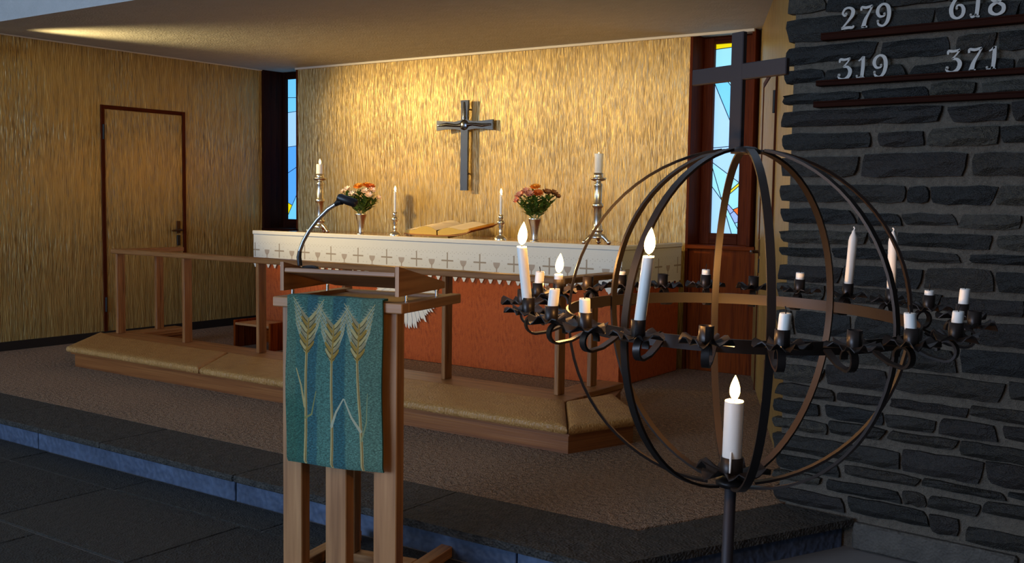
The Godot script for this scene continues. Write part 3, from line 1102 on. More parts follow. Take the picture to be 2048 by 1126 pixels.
func make_kneeler():
	var kn := thing("kneeler_platform", "long low wooden kneeler platform carrying the altar rail", "kneeler", Vector3.ZERO)
	var outer := [Vector2(-7.17, -4.505), Vector2(-2.80, -4.505), Vector2(-2.655, -4.93), Vector2(-2.71, -5.03), Vector2(-3.08, -5.44), Vector2(-3.22, -5.80), Vector2(-3.40, -5.80), Vector2(-3.40, -5.30), Vector2(-7.50, -5.30), Vector2(-7.50, -5.80), Vector2(-7.72, -5.80), Vector2(-7.76, -5.15)]
	var st := begin()
	prism(st, PackedVector2Array(outer), CARPET_Y - 0.002, 0.222)
	put("base", st, M.kneeler_wood, kn)
	var lip := [Vector2(-7.195, -4.488), Vector2(-2.785, -4.488), Vector2(-2.635, -4.93), Vector2(-2.695, -5.03), Vector2(-3.07, -5.43), Vector2(-3.21, -5.80), Vector2(-3.41, -5.80), Vector2(-3.41, -5.31), Vector2(-7.49, -5.31), Vector2(-7.49, -5.80), Vector2(-7.73, -5.80), Vector2(-7.79, -5.15)]
	st = begin()
	prism(st, PackedVector2Array(lip), 0.226, 0.240)
	put("lip_board", st, M.kneeler_wood, kn)
	# plank the posts stand on
	st = begin()
	bx(st, Vector3(-7.70, 0.240, -5.31), Vector3(-3.16, 0.279, -5.045), 0.004, 0)
	put("post_plank", st, M.rail_oak, kn)
	for x in [[-7.70, -7.50], [-3.40, -3.20]]:
		st = begin()
		bx(st, Vector3(x[0], 0.240, -5.80), Vector3(x[1], 0.278, -5.312), 0.004, 2)
		put("post_plank", st, M.rail_oak, kn)
	# leather pads, mitred at slanting seams
	var pads := [
		[[Vector2(-7.216, -4.462), Vector2(-5.668, -4.452), Vector2(-6.085, -5.040), Vector2(-7.44, -5.040), Vector2(-7.79, -5.13)], "tan leather kneeling cushion with slanted free end beside the side wall"],
		[[Vector2(-5.656, -4.452), Vector2(-4.150, -4.452), Vector2(-4.545, -5.040), Vector2(-6.073, -5.040)], "long tan leather kneeling cushion passing behind the lectern"],
		[[Vector2(-4.140, -4.452), Vector2(-2.775, -4.452), Vector2(-3.160, -5.040), Vector2(-4.535, -5.040)], "tan leather kneeling cushion mitred at the red altar's corner end"],
		[[Vector2(-2.763, -4.448), Vector2(-2.610, -4.86), Vector2(-2.668, -5.01), Vector2(-3.060, -5.42), Vector2(-3.150, -5.036)], "short end cushion of tan leather turning the kneeler's corner"],
	]
	for p in pads:
		st = begin()
		cushion(st, p[0], 0.241, 0.287)
		var o := put("kneeling_cushion", st, M.leather)
		tag(o, p[1], "cushion", "cushions on the kneeler")

func make_rail():
	var r := thing("altar_rail", "oak communion rail on flat board posts in front of the altar", "railing", Vector3.ZERO)
	var st := begin()
	bx(st, Vector3(-7.665, 0.938, -5.245), Vector3(-3.245, 0.976, -5.150), 0.005, 0)
	put("top_rail", st, M.rail_oak, r)
	for x in [-7.605, -3.300]:
		st = begin()
		bx(st, Vector3(x - 0.047, 0.938, -5.80), Vector3(x + 0.047, 0.975, -5.246), 0.005, 2)
		put("return_rail", st, M.rail_oak, r)
	for x in [-7.605, -6.745, -5.895, -5.03, -4.155, -3.300]:
		st = begin()
		bx(st, Vector3(x - 0.015, 0.279, -5.235), Vector3(x + 0.015, 0.938, -5.160), 0.003, 1)
		put("post", st, M.rail_oak, r)
	for x in [-7.605, -3.300]:
		st = begin()
		bx(st, Vector3(x - 0.015, 0.278, -5.61), Vector3(x + 0.015, 0.938, -5.535), 0.003, 1)
		put("post", st, M.rail_oak, r)

# ---------------------------------------------------------------- altar
func make_altar():
	var al := thing("altar", "wide altar table with polished brown top against the golden wall", "altar", Vector3(-5.43, CARPET_Y, -6.83))
	var st := begin()
	bx(st, Vector3(-1.85, 0, -0.43), Vector3(1.85, 0.935, 0.43), 0.004, 0)
	put("body", st, M.dark_wood, al)
	st = begin()
	bx(st, Vector3(-1.875, 0.935, -0.46), Vector3(1.875, 0.975, 0.455), 0.004, 0)
	put("top", st, M.altar_top, al)
	# red frontal: front and the end facing the stone wall
	var fr := thing("altar_frontal", "red orange cloth frontal hanging to the floor around the altar", "altar cloth", Vector3(-5.43, CARPET_Y, -6.83))
	st = begin()
	wavy_panel(st, Vector3(-1.868, 0.004, 0.452), Vector3(3.738, 0, 0), 0.93, 60, 10, 0.004)
	put("front_panel", st, M.frontal, fr)
	st = begin()
	wavy_panel(st, Vector3(1.870, 0.004, 0.452), Vector3(0, 0, -0.90), 0.93, 20, 10, 0.003)
	put("end_panel", st, M.frontal, fr)
	st = begin()
	wavy_panel(st, Vector3(-1.870, 0.004, -0.448), Vector3(0, 0, 0.90), 0.93, 20, 10, 0.003)
	put("end_panel", st, M.frontal, fr)
	# white ragged sunburst sewn on: strips of cloth spreading from a middle under the altar cloth
	st = begin()
	var up := Basis(Vector3.RIGHT, Vector3(0, 0, 1), Vector3.UP)
	var hub := PackedVector2Array()
	for k in 25:
		var a := PI + PI * k / 24.0
		hub.append(Vector2(cos(a) * 0.24, sin(a) * 0.28 + 0.13))
	prism(st, hub, 0.0, 0.004, Transform3D(up, Vector3(-0.085, 0.545, 0.461)))
	for k in 46:
		var a := PI * 1.02 + PI * 0.96 * k / 45.0
		var d := Vector2(cos(a), sin(a))
		var n := Vector2(-d.y, d.x)
		var L := 0.285 + 0.105 * absf(sin(a)) + 0.05 * (hsh(k, 12) - 0.4)
		var w := 0.013 + 0.006 * hsh(k, 13)
		var p := Vector2(0, 0.12)
		var strip := PackedVector2Array([p + d * 0.15 - n * w * 0.6, p + d * 0.15 + n * w * 0.6, p + d * L * 0.86 + n * w, p + d * (L + 0.014) + n * w * 0.2, p + d * L - n * w * 0.5, p + d * L * 0.84 - n * w])
		var z := 0.0042 + 0.0035 * (k % 2)
		prism(st, strip, z, z + 0.003, Transform3D(up, Vector3(-0.085, 0.545, 0.461)))
	var sb := put("sunburst", st, M.linen, fr)
	sb.set_meta("label", "white ragged applique")
	# white cloth: hangs over front and end, embroidered, with pointed fringe
	var cl := thing("altar_cloth", "white embroidered altar cloth with crosses and chalices and pointed fringe", "altar cloth", Vector3(-5.43, CARPET_Y, -6.83))
	st = begin()
	var y0 := 0.700
	var y1 := 0.981
	# uv: repeat 0.315 m; a cross stands at world x -6.349 + k * 0.315
	var cross0 := -6.349 + 5.43 - 0.315 * 0.75
	printed_panel(st, Vector3(-1.885, y0, 0.466), Vector3(3.77, 0, 0), y1 - y0, cross0)
	put("front_drop", st, M.cloth_print, cl)
	st = begin()
	printed_panel(st, Vector3(1.885, y0, 0.466), Vector3(0, 0, -0.925), y1 - y0, 0.0)
	put("end_drop", st, M.cloth_print, cl)
	st = begin()
	bx(st, Vector3(-1.890, 0.976, 0.405), Vector3(1.890, 0.988, 0.474), 0.005)
	bx(st, Vector3(-1.890, 0.955, 0.462), Vector3(1.890, 0.986, 0.476), 0.005)
	put("hem", st, M.linen, cl)
	st = begin()
	bx(st, Vector3(1.845, 0.976, -0.46), Vector3(1.890, 0.988, 0.404), 0.005)
	bx(st, Vector3(1.878, 0.955, -0.46), Vector3(1.893, 0.986, 0.460), 0.005)
	put("hem", st, M.linen, cl)
	st = begin()
	prism(st, PackedVector2Array([Vector2(-0.026, 0.0), Vector2(0.026, 0.0), Vector2(0.006, -0.040), Vector2(-0.006, -0.040)]), -0.003, 0.003, Transform3D(Basis(Vector3.RIGHT, Vector3(0, 0, -1), Vector3.UP), Vector3.ZERO))
	var pt := finish(st)
	var i := 0
	var x := -1.86
	while x < 1.87:
		var o := put("fringe_point", pt, M.linen, cl)
		o.position = Vector3(x, y0 + 0.002, 0.466)
		x += 0.0845
		i += 1
	for k in 10:
		var o := put("fringe_point", pt, M.linen, cl)
		o.position = Vector3(1.885, y0 + 0.002, 0.41 - k * 0.09)
		o.rotation.y = PI / 2
	# long corner tip
	st = begin()
	prism(st, PackedVector2Array([Vector2(-0.055, 0.01), Vector2(0.05, 0.0), Vector2(-0.01, -0.062)]), -0.003, 0.003, Transform3D(Basis(Vector3.RIGHT, Vector3(0, 0, -1), Vector3.UP), Vector3(1.80, y0 + 0.005, 0.472)))
	put("corner_tip", st, M.linen, cl)

func wavy_panel(st, at: Vector3, run: Vector3, height: float, nx: int, ny: int, amp: float):
	var out := run.normalized().cross(Vector3.UP)
	var L := run.length()
	var P := []
	for j in ny + 1:
		var line := []
		for i in nx + 1:
			var fx := float(i) / nx
			var fy := float(j) / ny
			var wv := amp * (1.0 - fy) * sin(fx * L * 5.0 + 1.3 * sin(fx * L * 1.7)) + amp * 0.4 * sin(fx * L * 13.0 + fy * 2.0)
			line.append(at + run * fx + Vector3.UP * height * fy + out * (wv + amp))
		P.append(line)
	st.set_smooth_group(1)
	for j in ny:
		for i in nx:
			var u0 := L * i / nx
			var u1 := L * (i + 1) / nx
			var v0 := -height * j / ny
			var v1 := -height * (j + 1) / ny
			quad(st, P[j][i], P[j][i + 1], P[j + 1][i + 1], P[j + 1][i], Vector2(u0, v0), Vector2(u1, v0), Vector2(u1, v1), Vector2(u0, v1))
			var b := out * -0.003
			quad(st, P[j][i + 1] + b, P[j][i] + b, P[j + 1][i] + b, P[j + 1][i + 1] + b, Vector2(u1, v0), Vector2(u0, v0), Vector2(u0, v1), Vector2(u1, v1))
	st.set_smooth_group(-1)

func printed_panel(st, at: Vector3, run: Vector3, height: float, start: float):
	var out := run.normalized().cross(Vector3.UP)
	var L := run.length()
	var n := 60
	var s := -1.885 if run.x > 0 else 0.0
	st.set_smooth_group(1)
	for i in n:
		var fx0 := float(i) / n
		var fx1 := float(i + 1) / n
		var w0 := 0.003 * sin(fx0 * L * 6.0)
		var w1 := 0.003 * sin(fx1 * L * 6.0)
		var u0 := (s + fx0 * L - start) / 0.315
		var u1 := (s + fx1 * L - start) / 0.315
		var a := at + run * fx0 + out * w0
		var b := at + run * fx1 + out * w1
		var c := at + run * fx1 + Vector3.UP * height
		var d := at + run * fx0 + Vector3.UP * height
		quad(st, a, b, c, d, Vector2(u0, 1), Vector2(u1, 1), Vector2(u1, 0), Vector2(u0, 0))
		var k := out * -0.003
		quad(st, b + k, a + k, d + k, c + k, Vector2(u1, 1), Vector2(u0, 1), Vector2(u0, 0), Vector2(u1, 0))
	st.set_smooth_group(-1)

# ---------------------------------------------------------------- things on the altar
func flame_at(candle: Node3D, at: Vector3, h: float, energy: float, lean := Vector3.ZERO):
	var st := begin()
	var r := h * 0.20
	var prof := []
	for k in 11:
		var t := k / 10.0
		prof.append(Vector2(r * pow(sin(PI * pow(t, 0.72)), 0.9) + 0.0001, t * h))
	prof[0] = Vector2(0, 0)
	prof[10] = Vector2(0, h)
	var xf := Transform3D(Basis(Vector3.RIGHT, (Vector3.UP + lean).normalized(), Vector3.BACK), at)
	lathe(st, prof, 14, Vector3.ZERO, xf)
	put("flame", st, M.flame, candle)
	var l := OmniLight3D.new()
	l.name = "flame_light"
	l.light_color = Color(1.0, 0.74, 0.42)
	l.light_energy = energy
	l.light_size = 0.012
	l.omni_range = 20.0
	l.omni_attenuation = 2.0
	l.shadow_enabled = true
	candle.add_child(l)
	l.position = at + (Vector3.UP + lean) * h * 0.45

func candle_body(c: Node3D, r: float, h: float, top := Vector3.ZERO):
	# top: sideways shift of the upper end (a leaning candle)
	var st := begin()
	st.set_smooth_group(1)
	var seg := 18
	var prof := [Vector2(0, 0), Vector2(r * 0.98, 0), Vector2(r, 0.002), Vector2(r, h - 0.004), Vector2(r * 0.94, h), Vector2(r * 0.55, h - 0.001), Vector2(0, h - 0.003)]
	var sk := Basis(Vector3.RIGHT, Vector3(top.x / h, 1, top.z / h), Vector3.BACK)
	lathe(st, prof, seg, Vector3.ZERO, Transform3D(sk, Vector3.ZERO))
	put("wax", st, M.wax, c)

func wick(c: Node3D, at: Vector3, h: float, curl := 0.004):
	var st := begin()
	tube(st, [at + Vector3(0, -0.004, 0), at + Vector3(0, h * 0.5, 0), at + Vector3(curl, h, 0)], 0.0012, 5)
	put("wick", st, M.wick, c)

func big_candlestick(x: float, z: float, label: String):
	var c := thing("tall_candlestick", label, "candlestick", Vector3(x, ALTAR_Y, z), 0.4, "tall silver candlesticks on the altar")
	var st := begin()
	# three splayed feet with balls
	for k in 3:
		var a := TAU * k / 3 + 0.5
		var d := Vector3(cos(a), 0, sin(a))
		var foot := begin()
		tube(foot, [Vector3(0, 0.070, 0) + d * 0.02, Vector3(0, 0.060, 0) + d * 0.055, Vector3(0, 0.034, 0) + d * 0.085, Vector3(0, 0.020, 0) + d * 0.10], [0.020, 0.017, 0.013, 0.010], 10)
		var sph := []
		for q in 9:
			var t := PI * q / 8
			sph.append(Vector2(0.018 * sin(t), 0.018 - 0.018 * cos(t)))
		lathe(foot, sph, 12, d * 0.105)
		put("foot", foot, M.silver, c)
	lathe(st, [Vector2(0.0000, 0.045), Vector2(0.0590, 0.045), Vector2(0.0614, 0.055), Vector2(0.0425, 0.075), Vector2(0.0307, 0.085), Vector2(0.0401, 0.098), Vector2(0.0448, 0.108), Vector2(0.0307, 0.122), Vector2(0.0354, 0.132), Vector2(0.0307, 0.142), Vector2(0.0301, 0.15), Vector2(0.0301, 0.268), Vector2(0.0378, 0.274), Vector2(0.0437, 0.288), Vector2(0.0378, 0.302), Vector2(0.0301, 0.308), Vector2(0.0301, 0.425), Vector2(0.0330, 0.432), Vector2(0.0330, 0.444), Vector2(0.0236, 0.452), Vector2(0.0212, 0.462), Vector2(0.0000, 0.462)], 20)
	put("stem", st, M.silver, c)
	st = begin()
	lathe(st, [Vector2(0.0212, 0.462), Vector2(0.0519, 0.472), Vector2(0.0590, 0.482), Vector2(0.0590, 0.488), Vector2(0.0519, 0.490), Vector2(0.0354, 0.484), Vector2(0.0000, 0.484)], 24)
	put("drip_dish", st, M.silver, c)
	st = begin()
	lathe(st, [Vector2(0.0307, 0.484), Vector2(0.0354, 0.488), Vector2(0.0354, 0.525), Vector2(0.0330, 0.525), Vector2(0.0330, 0.490)], 20)
	put("socket", st, M.silver, c)

func make_altar_things():
	big_candlestick(-6.80, -6.68, "tall silver candlestick on altar beside slit window, behind microphone")
	big_candlestick(-3.934, -6.68, "tall silver candlestick on altar end beside wide stained glass window")
	var c := thing("pillar_candle", "white pillar candle with pointed flame glow in candlestick beside slit window", "candle", Vector3(-6.80, ALTAR_Y + 0.485, -6.68), 0, "altar pillar candles")
	candle_body(c, 0.033, 0.125)
	wick(c, Vector3(0, 0.122, 0), 0.012)
	flame_at(c, Vector3(0, 0.123, 0), 0.050, 0.12)
	c = thing("pillar_candle", "white pillar candle, glowing rim and sunken flame, candlestick by wide window", "candle", Vector3(-3.934, ALTAR_Y + 0.485, -6.68), 0, "altar pillar candles")
	var st := begin()
	lathe(st, [Vector2(0, 0), Vector2(0.030, 0), Vector2(0.030, 0.15), Vector2(0.0305, 0.152)], 20)
	put("wax", st, M.wax, c)
	st = begin()
	lathe(st, [Vector2(0.0305, 0.150), Vector2(0.0335, 0.176), Vector2(0.0325, 0.181), Vector2(0.029, 0.178), Vector2(0.024, 0.160), Vector2(0.0, 0.158)], 20)
	put("rim", st, M.wax, c)
	wick(c, Vector3(0, 0.162, 0), 0.010)
	flame_at(c, Vector3(0, 0.166, 0), 0.026, 0.11)
	# small sticks
	for e in [[-5.751, "small silver candlestick on altar between vase and open book"], [-4.681, "small silver candlestick on altar at the book's cover side"]]:
		var s := thing("small_candlestick", e[1], "candlestick", Vector3(e[0], ALTAR_Y, -6.50), 0, "small silver candlesticks on the altar")
		st = begin()
		lathe(st, [Vector2(0.0000, 0), Vector2(0.0511, 0), Vector2(0.0511, 0.012), Vector2(0.0469, 0.030), Vector2(0.0312, 0.044), Vector2(0.0142, 0.052), Vector2(0.0000, 0.052)], 20)
		put("foot", st, M.silver, s)
		st = begin()
		lathe(st, [Vector2(0.0142, 0.050), Vector2(0.0114, 0.062), Vector2(0.0185, 0.072), Vector2(0.0128, 0.082), Vector2(0.0128, 0.100), Vector2(0.0199, 0.112), Vector2(0.0156, 0.126), Vector2(0.0298, 0.140), Vector2(0.0298, 0.152), Vector2(0.0170, 0.166), Vector2(0.0142, 0.172), Vector2(0.0000, 0.172)], 18)
		put("stem", st, M.silver, s)
		st = begin()
		lathe(st, [Vector2(0.0128, 0.170), Vector2(0.0185, 0.178), Vector2(0.0192, 0.205), Vector2(0.0163, 0.205), Vector2(0.0163, 0.182), Vector2(0.0000, 0.182)], 16)
		put("socket", st, M.silver, s)
	for e in [[-5.751, 0.190, "slim white lit candle between flowers and open book"], [-4.681, 0.175, "slim white lit candle between open book and pink flowers"]]:
		c = thing("taper_candle", e[2], "candle", Vector3(e[0], ALTAR_Y + 0.184, -6.50), 0, "slim candles on the altar")
		candle_body(c, 0.0110, e[1])
		wick(c, Vector3(0, e[1] - 0.002, 0), 0.010)
		flame_at(c, Vector3(0, e[1] + 0.001, 0), 0.046, 0.09)
	# vases
	for e in [[-6.244, "silver trumpet vase holding orange and pale flowers beside the microphone"], [-4.449, "silver trumpet vase holding pink and rust flowers behind flame"]]:
		var v := thing("flower_vase", e[1], "vase", Vector3(e[0], ALTAR_Y, -6.62), 0, "silver vases on the altar")
		st = begin()
		lathe(st, [Vector2(0.0000, 0.006), Vector2(0.0307, 0.006), Vector2(0.0256, 0.030), Vector2(0.0269, 0.070), Vector2(0.0346, 0.120), Vector2(0.0486, 0.170), Vector2(0.0550, 0.182), Vector2(0.0525, 0.183), Vector2(0.0448, 0.168), Vector2(0.0307, 0.120), Vector2(0.0230, 0.07), Vector2(0.0000, 0.05)], 22)
		put("body", st, M.chrome, v)
		st = begin()
		lathe(st, [Vector2(0.0000, 0), Vector2(0.0384, 0), Vector2(0.0410, 0.008), Vector2(0.0333, 0.016), Vector2(0.0000, 0.018)], 22)
		put("foot", st, M.chrome, v)
	bouquet_left()
	bouquet_right()
	make_book()

func blossom_mesh(r: float, petals: int, layers: int, cup: float, seed_: int) -> ArrayMesh:
	var st := begin()
	for l in layers:
		var rr := r * (1.0 - 0.26 * l)
		for k in petals:
			var a := TAU * (k + 0.5 * l) / petals + 0.15 * (hsh(k + seed_, l) - 0.5)
			var d := Vector3(cos(a), 0, sin(a))
			var s := Vector3(-sin(a), 0, cos(a))
			var w := rr * 1.5 * sin(PI / petals) + rr * 0.18
			var lift := cup * rr * (0.7 + 0.5 * l)
			var p0 := Vector3(0, l * r * 0.10, 0)
			var p1 := d * rr * 0.55 + Vector3(0, lift * 0.45 + l * r * 0.12, 0)
			var p2 := d * rr * (0.98 + 0.1 * hsh(k, l + seed_)) + Vector3(0, lift + l * r * 0.10, 0)
			var L1 := p1 - s * w * 0.5
			var R1 := p1 + s * w * 0.5
			var L2 := p2 - s * w * 0.22
			var R2 := p2 + s * w * 0.22
			for pair in [[p0, R1, L1], [L1, R1, R2], [L1, R2, L2]]:
				tri(st, pair[0], pair[1], pair[2])
				tri(st, pair[0] - Vector3(0, 0.0012, 0), pair[2] - Vector3(0, 0.0012, 0), pair[1] - Vector3(0, 0.0012, 0))
	# heart
	lathe(st, [Vector2(r * 0.26, layers * r * 0.08), Vector2(r * 0.24, layers * r * 0.08 + r * 0.16), Vector2(0, layers * r * 0.08 + r * 0.24)], 8)
	return finish(st)

func leaf_tri(st, p: Vector3, d: Vector3, s: Vector3, L: float, w: float):
	var n := s.cross(d).normalized()
	var m := p + d * L * 0.5 + n * L * 0.06
	var t := p + d * L
	var a := m + s * w * 0.5
	var b := m - s * w * 0.5
	for q in [[p, a, m], [a, t, m], [p, m, b], [m, t, b]]:
		tri(st, q[0], q[1], q[2])
		tri(st, q[0] - n * 0.0008, q[2] - n * 0.0008, q[1] - n * 0.0008)

func flower(called: String, label: String, group: String, mouth: Vector3, head: Vector3, mesh: ArrayMesh, material, seed_: int, leaves := 7):
	# a cut flower: its foot in the vase's mouth, its blossom at head (both world)
	var f := thing(called, label, "flower", mouth, 0, group)
	var h := head - mouth
	var st := begin()
	var foot := Vector3(0.3 * h.x, 0, 0.3 * h.z).limit_length(0.02)
	tube(st, [foot * 0.3 + Vector3(0, -0.10, 0), foot, foot.lerp(h, 0.55) + Vector3(0, 0.012, 0), h], 0.0026, 6)
	put("stem", st, M.stem, f)
	var o := put("blossom", mesh, material, f)
	var up := (h.normalized() * 0.75 + Vector3(0.25, 0.35, 0.55).normalized() * 0.6).normalized()
	var sx := up.cross(Vector3(0.2, 0.1, 1)).normalized()
	o.transform = Transform3D(Basis(sx, up, sx.cross(up)), h)
	for k in leaves:
		var s := begin()
		var t := 0.10 + 0.70 * (k + 0.4 * hsh(k, seed_)) / leaves
		var a := TAU * hsh(k * 3 + 1, seed_)
		var d := Vector3(cos(a), 0.25 + 0.7 * hsh(k, seed_ + 4), sin(a)).normalized()
		leaf_tri(s, foot.lerp(h, t), d, d.cross(Vector3.UP).normalized(), 0.055 + 0.045 * hsh(seed_ + k, k), 0.030)
		put("leaf", s, M.leaf, f)

func bouquet_left():
	var mouth := Vector3(-6.244, ALTAR_Y + 0.178, -6.62)
	var cr := Vector3(0.817, 0, -0.576)      # across the picture
	var cf := Vector3(0.576, 0, 0.817)       # towards the nave
	var rose := blossom_mesh(0.042, 9, 4, 0.42, 3)
	var lily := blossom_mesh(0.034, 6, 2, 0.75, 5)
	var bud := blossom_mesh(0.024, 6, 2, 1.1, 8)
	var g := "flowers in the vase beside the microphone"
	var H := [
		["orange_flower", "yellow orange round blossom standing highest in the vase beside microphone", -0.018, 0.232, 0.05, rose, "petal_orange"],
		["orange_flower", "deep orange round blossom of the vase beside microphone", 0.080, 0.232, 0.02, rose, "petal_rust"],
		["orange_flower", "bright orange blossom tucked behind pale flowers beside microphone", 0.040, 0.245, -0.03, rose, "petal_orange"],
		["pale_flower", "pale peach lily above the microphone head in silver vase", -0.110, 0.205, 0.03, lily, "petal_pink"],
		["pale_flower", "pale peach lily hiding behind the microphone head", -0.062, 0.165, 0.07, lily, "petal_pink"],
		["pale_flower", "pale peach lily under the deep orange blossom beside microphone", 0.042, 0.190, 0.08, lily, "petal_pink"],
		["pale_flower", "pale peach lily pressed against the deep orange blossom's outer side", 0.098, 0.198, 0.05, lily, "petal_pink"],
		["pale_flower", "pale peach lily lowest over green leaves beside microphone", 0.076, 0.158, 0.09, lily, "petal_pink"],
		["pale_flower", "small pale bud on a drooping stalk beside microphone vase", 0.150, 0.135, 0.03, bud, "petal_pink"],
		["pale_flower", "pale bud above the microphone head in the silver vase", -0.150, 0.185, 0.00, bud, "petal_pink"],
	]
	var k := 0
	for e in H:
		flower(e[0], e[1], g, mouth, mouth + cr * e[2] + Vector3(0, e[3], 0) + cf * e[4], e[5], M[e[6]], 100 + k, 28)
		k += 1

func bouquet_right():
	var mouth := Vector3(-4.449, ALTAR_Y + 0.178, -6.62)
	var cr := Vector3(0.817, 0, -0.576)
	var cf := Vector3(0.576, 0, 0.817)
	var rose := blossom_mesh(0.042, 9, 4, 0.42, 13)
	var lily := blossom_mesh(0.036, 6, 2, 0.7, 15)
	var bud := blossom_mesh(0.026, 6, 2, 1.0, 18)
	var g := "flowers in the vase by the flame"
	var H := [
		["orange_flower", "orange round blossom on top of pink flowers behind flame", 0.000, 0.235, 0.02, rose, "petal_orange"],
		["rust_flower", "rust red blossom beneath the orange one behind flame", 0.020, 0.190, 0.06, rose, "petal_rust"],
		["pink_flower", "dusty pink lily next to the orange blossom behind flame", -0.070, 0.200, 0.05, lily, "petal_rose"],
		["pink_flower", "dusty pink lily farthest out towards the open book", -0.115, 0.170, 0.05, lily, "petal_rose"],
		["pink_flower", "dusty pink lily in front of the rust red blossom", -0.040, 0.180, 0.08, lily, "petal_rose"],
		["pink_flower", "small dusty pink bud hanging lowest behind flame", -0.135, 0.130, 0.04, bud, "petal_rose"],
		["brown_flower", "withered brown blossom next to the orange flower behind flame", 0.085, 0.195, 0.03, lily, "petal_brown"],
		["brown_flower", "withered brown blossom reaching towards the tall candlestick", 0.135, 0.190, 0.01, lily, "petal_brown"],
		["brown_flower", "small withered brown bud below the outermost brown blossom", 0.165, 0.165, 0.03, bud, "petal_brown"],
	]
	var k := 0
	for e in H:
		flower(e[0], e[1], g, mouth, mouth + cr * e[2] + Vector3(0, e[3], 0) + cf * e[4], e[5], M[e[6]], 200 + k, 22)
		k += 1

func make_book():
	var b := thing("open_book", "large open book with gilt page edges lying on the altar", "book", Vector3(-5.36, ALTAR_Y, -6.74), 0.0)
	b.rotation.x = 0.13
	b.position.y += 0.022
	var D := 0.17
	var st := begin()
	bx(st, Vector3(-0.10, 0.0, -0.10), Vector3(0.10, 0.022, 0.16), 0.003, 0)
	put("stand", st, M.gilt, b)
	# cover: two boards and spine, the right one lifting
	st = begin()
	var prof := [[-0.345, 0.030], [-0.20, 0.026], [-0.03, 0.022], [0.03, 0.022], [0.20, 0.032], [0.30, 0.052], [0.352, 0.078]]
	var pts := []
	var sd := []
	for p in prof:
		pts.append(Vector3(p[0], p[1], 0))
		sd.append(Vector3(0, 0, 1))
	strap(st, pts, sd, D * 2 + 0.02, 0.008)
	put("cover", st, M.book_cover, b)
	# page blocks: curved leaves
	for s in [-1.0, 1.0]:
		var edge := begin()
		var topst := begin()
		var n := 10
		for i in n:
			var t0 := float(i) / n
			var t1 := float(i + 1) / n
			var x0: float = s * lerpf(0.006, 0.325, t0)
			var x1: float = s * lerpf(0.006, 0.325, t1)
			var base0 := 0.028 + (0.036 * t0 * t0 if s > 0 else 0.004 * t0)
			var base1 := 0.028 + (0.036 * t1 * t1 if s > 0 else 0.004 * t1)
			var h0 := base0 + (0.030 + 0.044 * sin(PI * minf(t0 * 1.25 + 0.06, 1.0)) * (1.0 - 0.35 * t0)) * (1.0 if s < 0 else 0.86)
			var h1 := base1 + (0.030 + 0.044 * sin(PI * minf(t1 * 1.25 + 0.06, 1.0)) * (1.0 - 0.35 * t1)) * (1.0 if s < 0 else 0.86)
			var mid := Vector3((x0 + x1) / 2, (base0 + h0) / 2, 0)
			var z2 := [Vector2.ZERO, Vector2.ZERO, Vector2.ZERO, Vector2.ZERO]
			topst.set_smooth_group(1)
			quad_out(topst, [Vector3(x0, h0, -D), Vector3(x1, h1, -D), Vector3(x1, h1, D), Vector3(x0, h0, D)], mid, z2.duplicate())
			topst.set_smooth_group(-1)
			for z in [-D, D]:
				quad_out(edge, [Vector3(x0, base0, z), Vector3(x1, base1, z), Vector3(x1, h1 - 0.001, z), Vector3(x0, h0 - 0.001, z)], Vector3(mid.x, mid.y, 0), z2.duplicate())
			if i == n - 1:
				quad_out(edge, [Vector3(x1, base1, -D), Vector3(x1, base1, D), Vector3(x1, h1 - 0.001, D), Vector3(x1, h1 - 0.001, -D)], mid, z2.duplicate())
			quad_out(edge, [Vector3(x0, base0, -D), Vector3(x1, base1, -D), Vector3(x1, base1, D), Vector3(x0, base0, D)], mid, z2.duplicate())
		var pb := put("page_block", edge, M.gilt, b)
		pb.set_meta("label", "gilt page edges")
		put("open_page", topst, M.page, b)

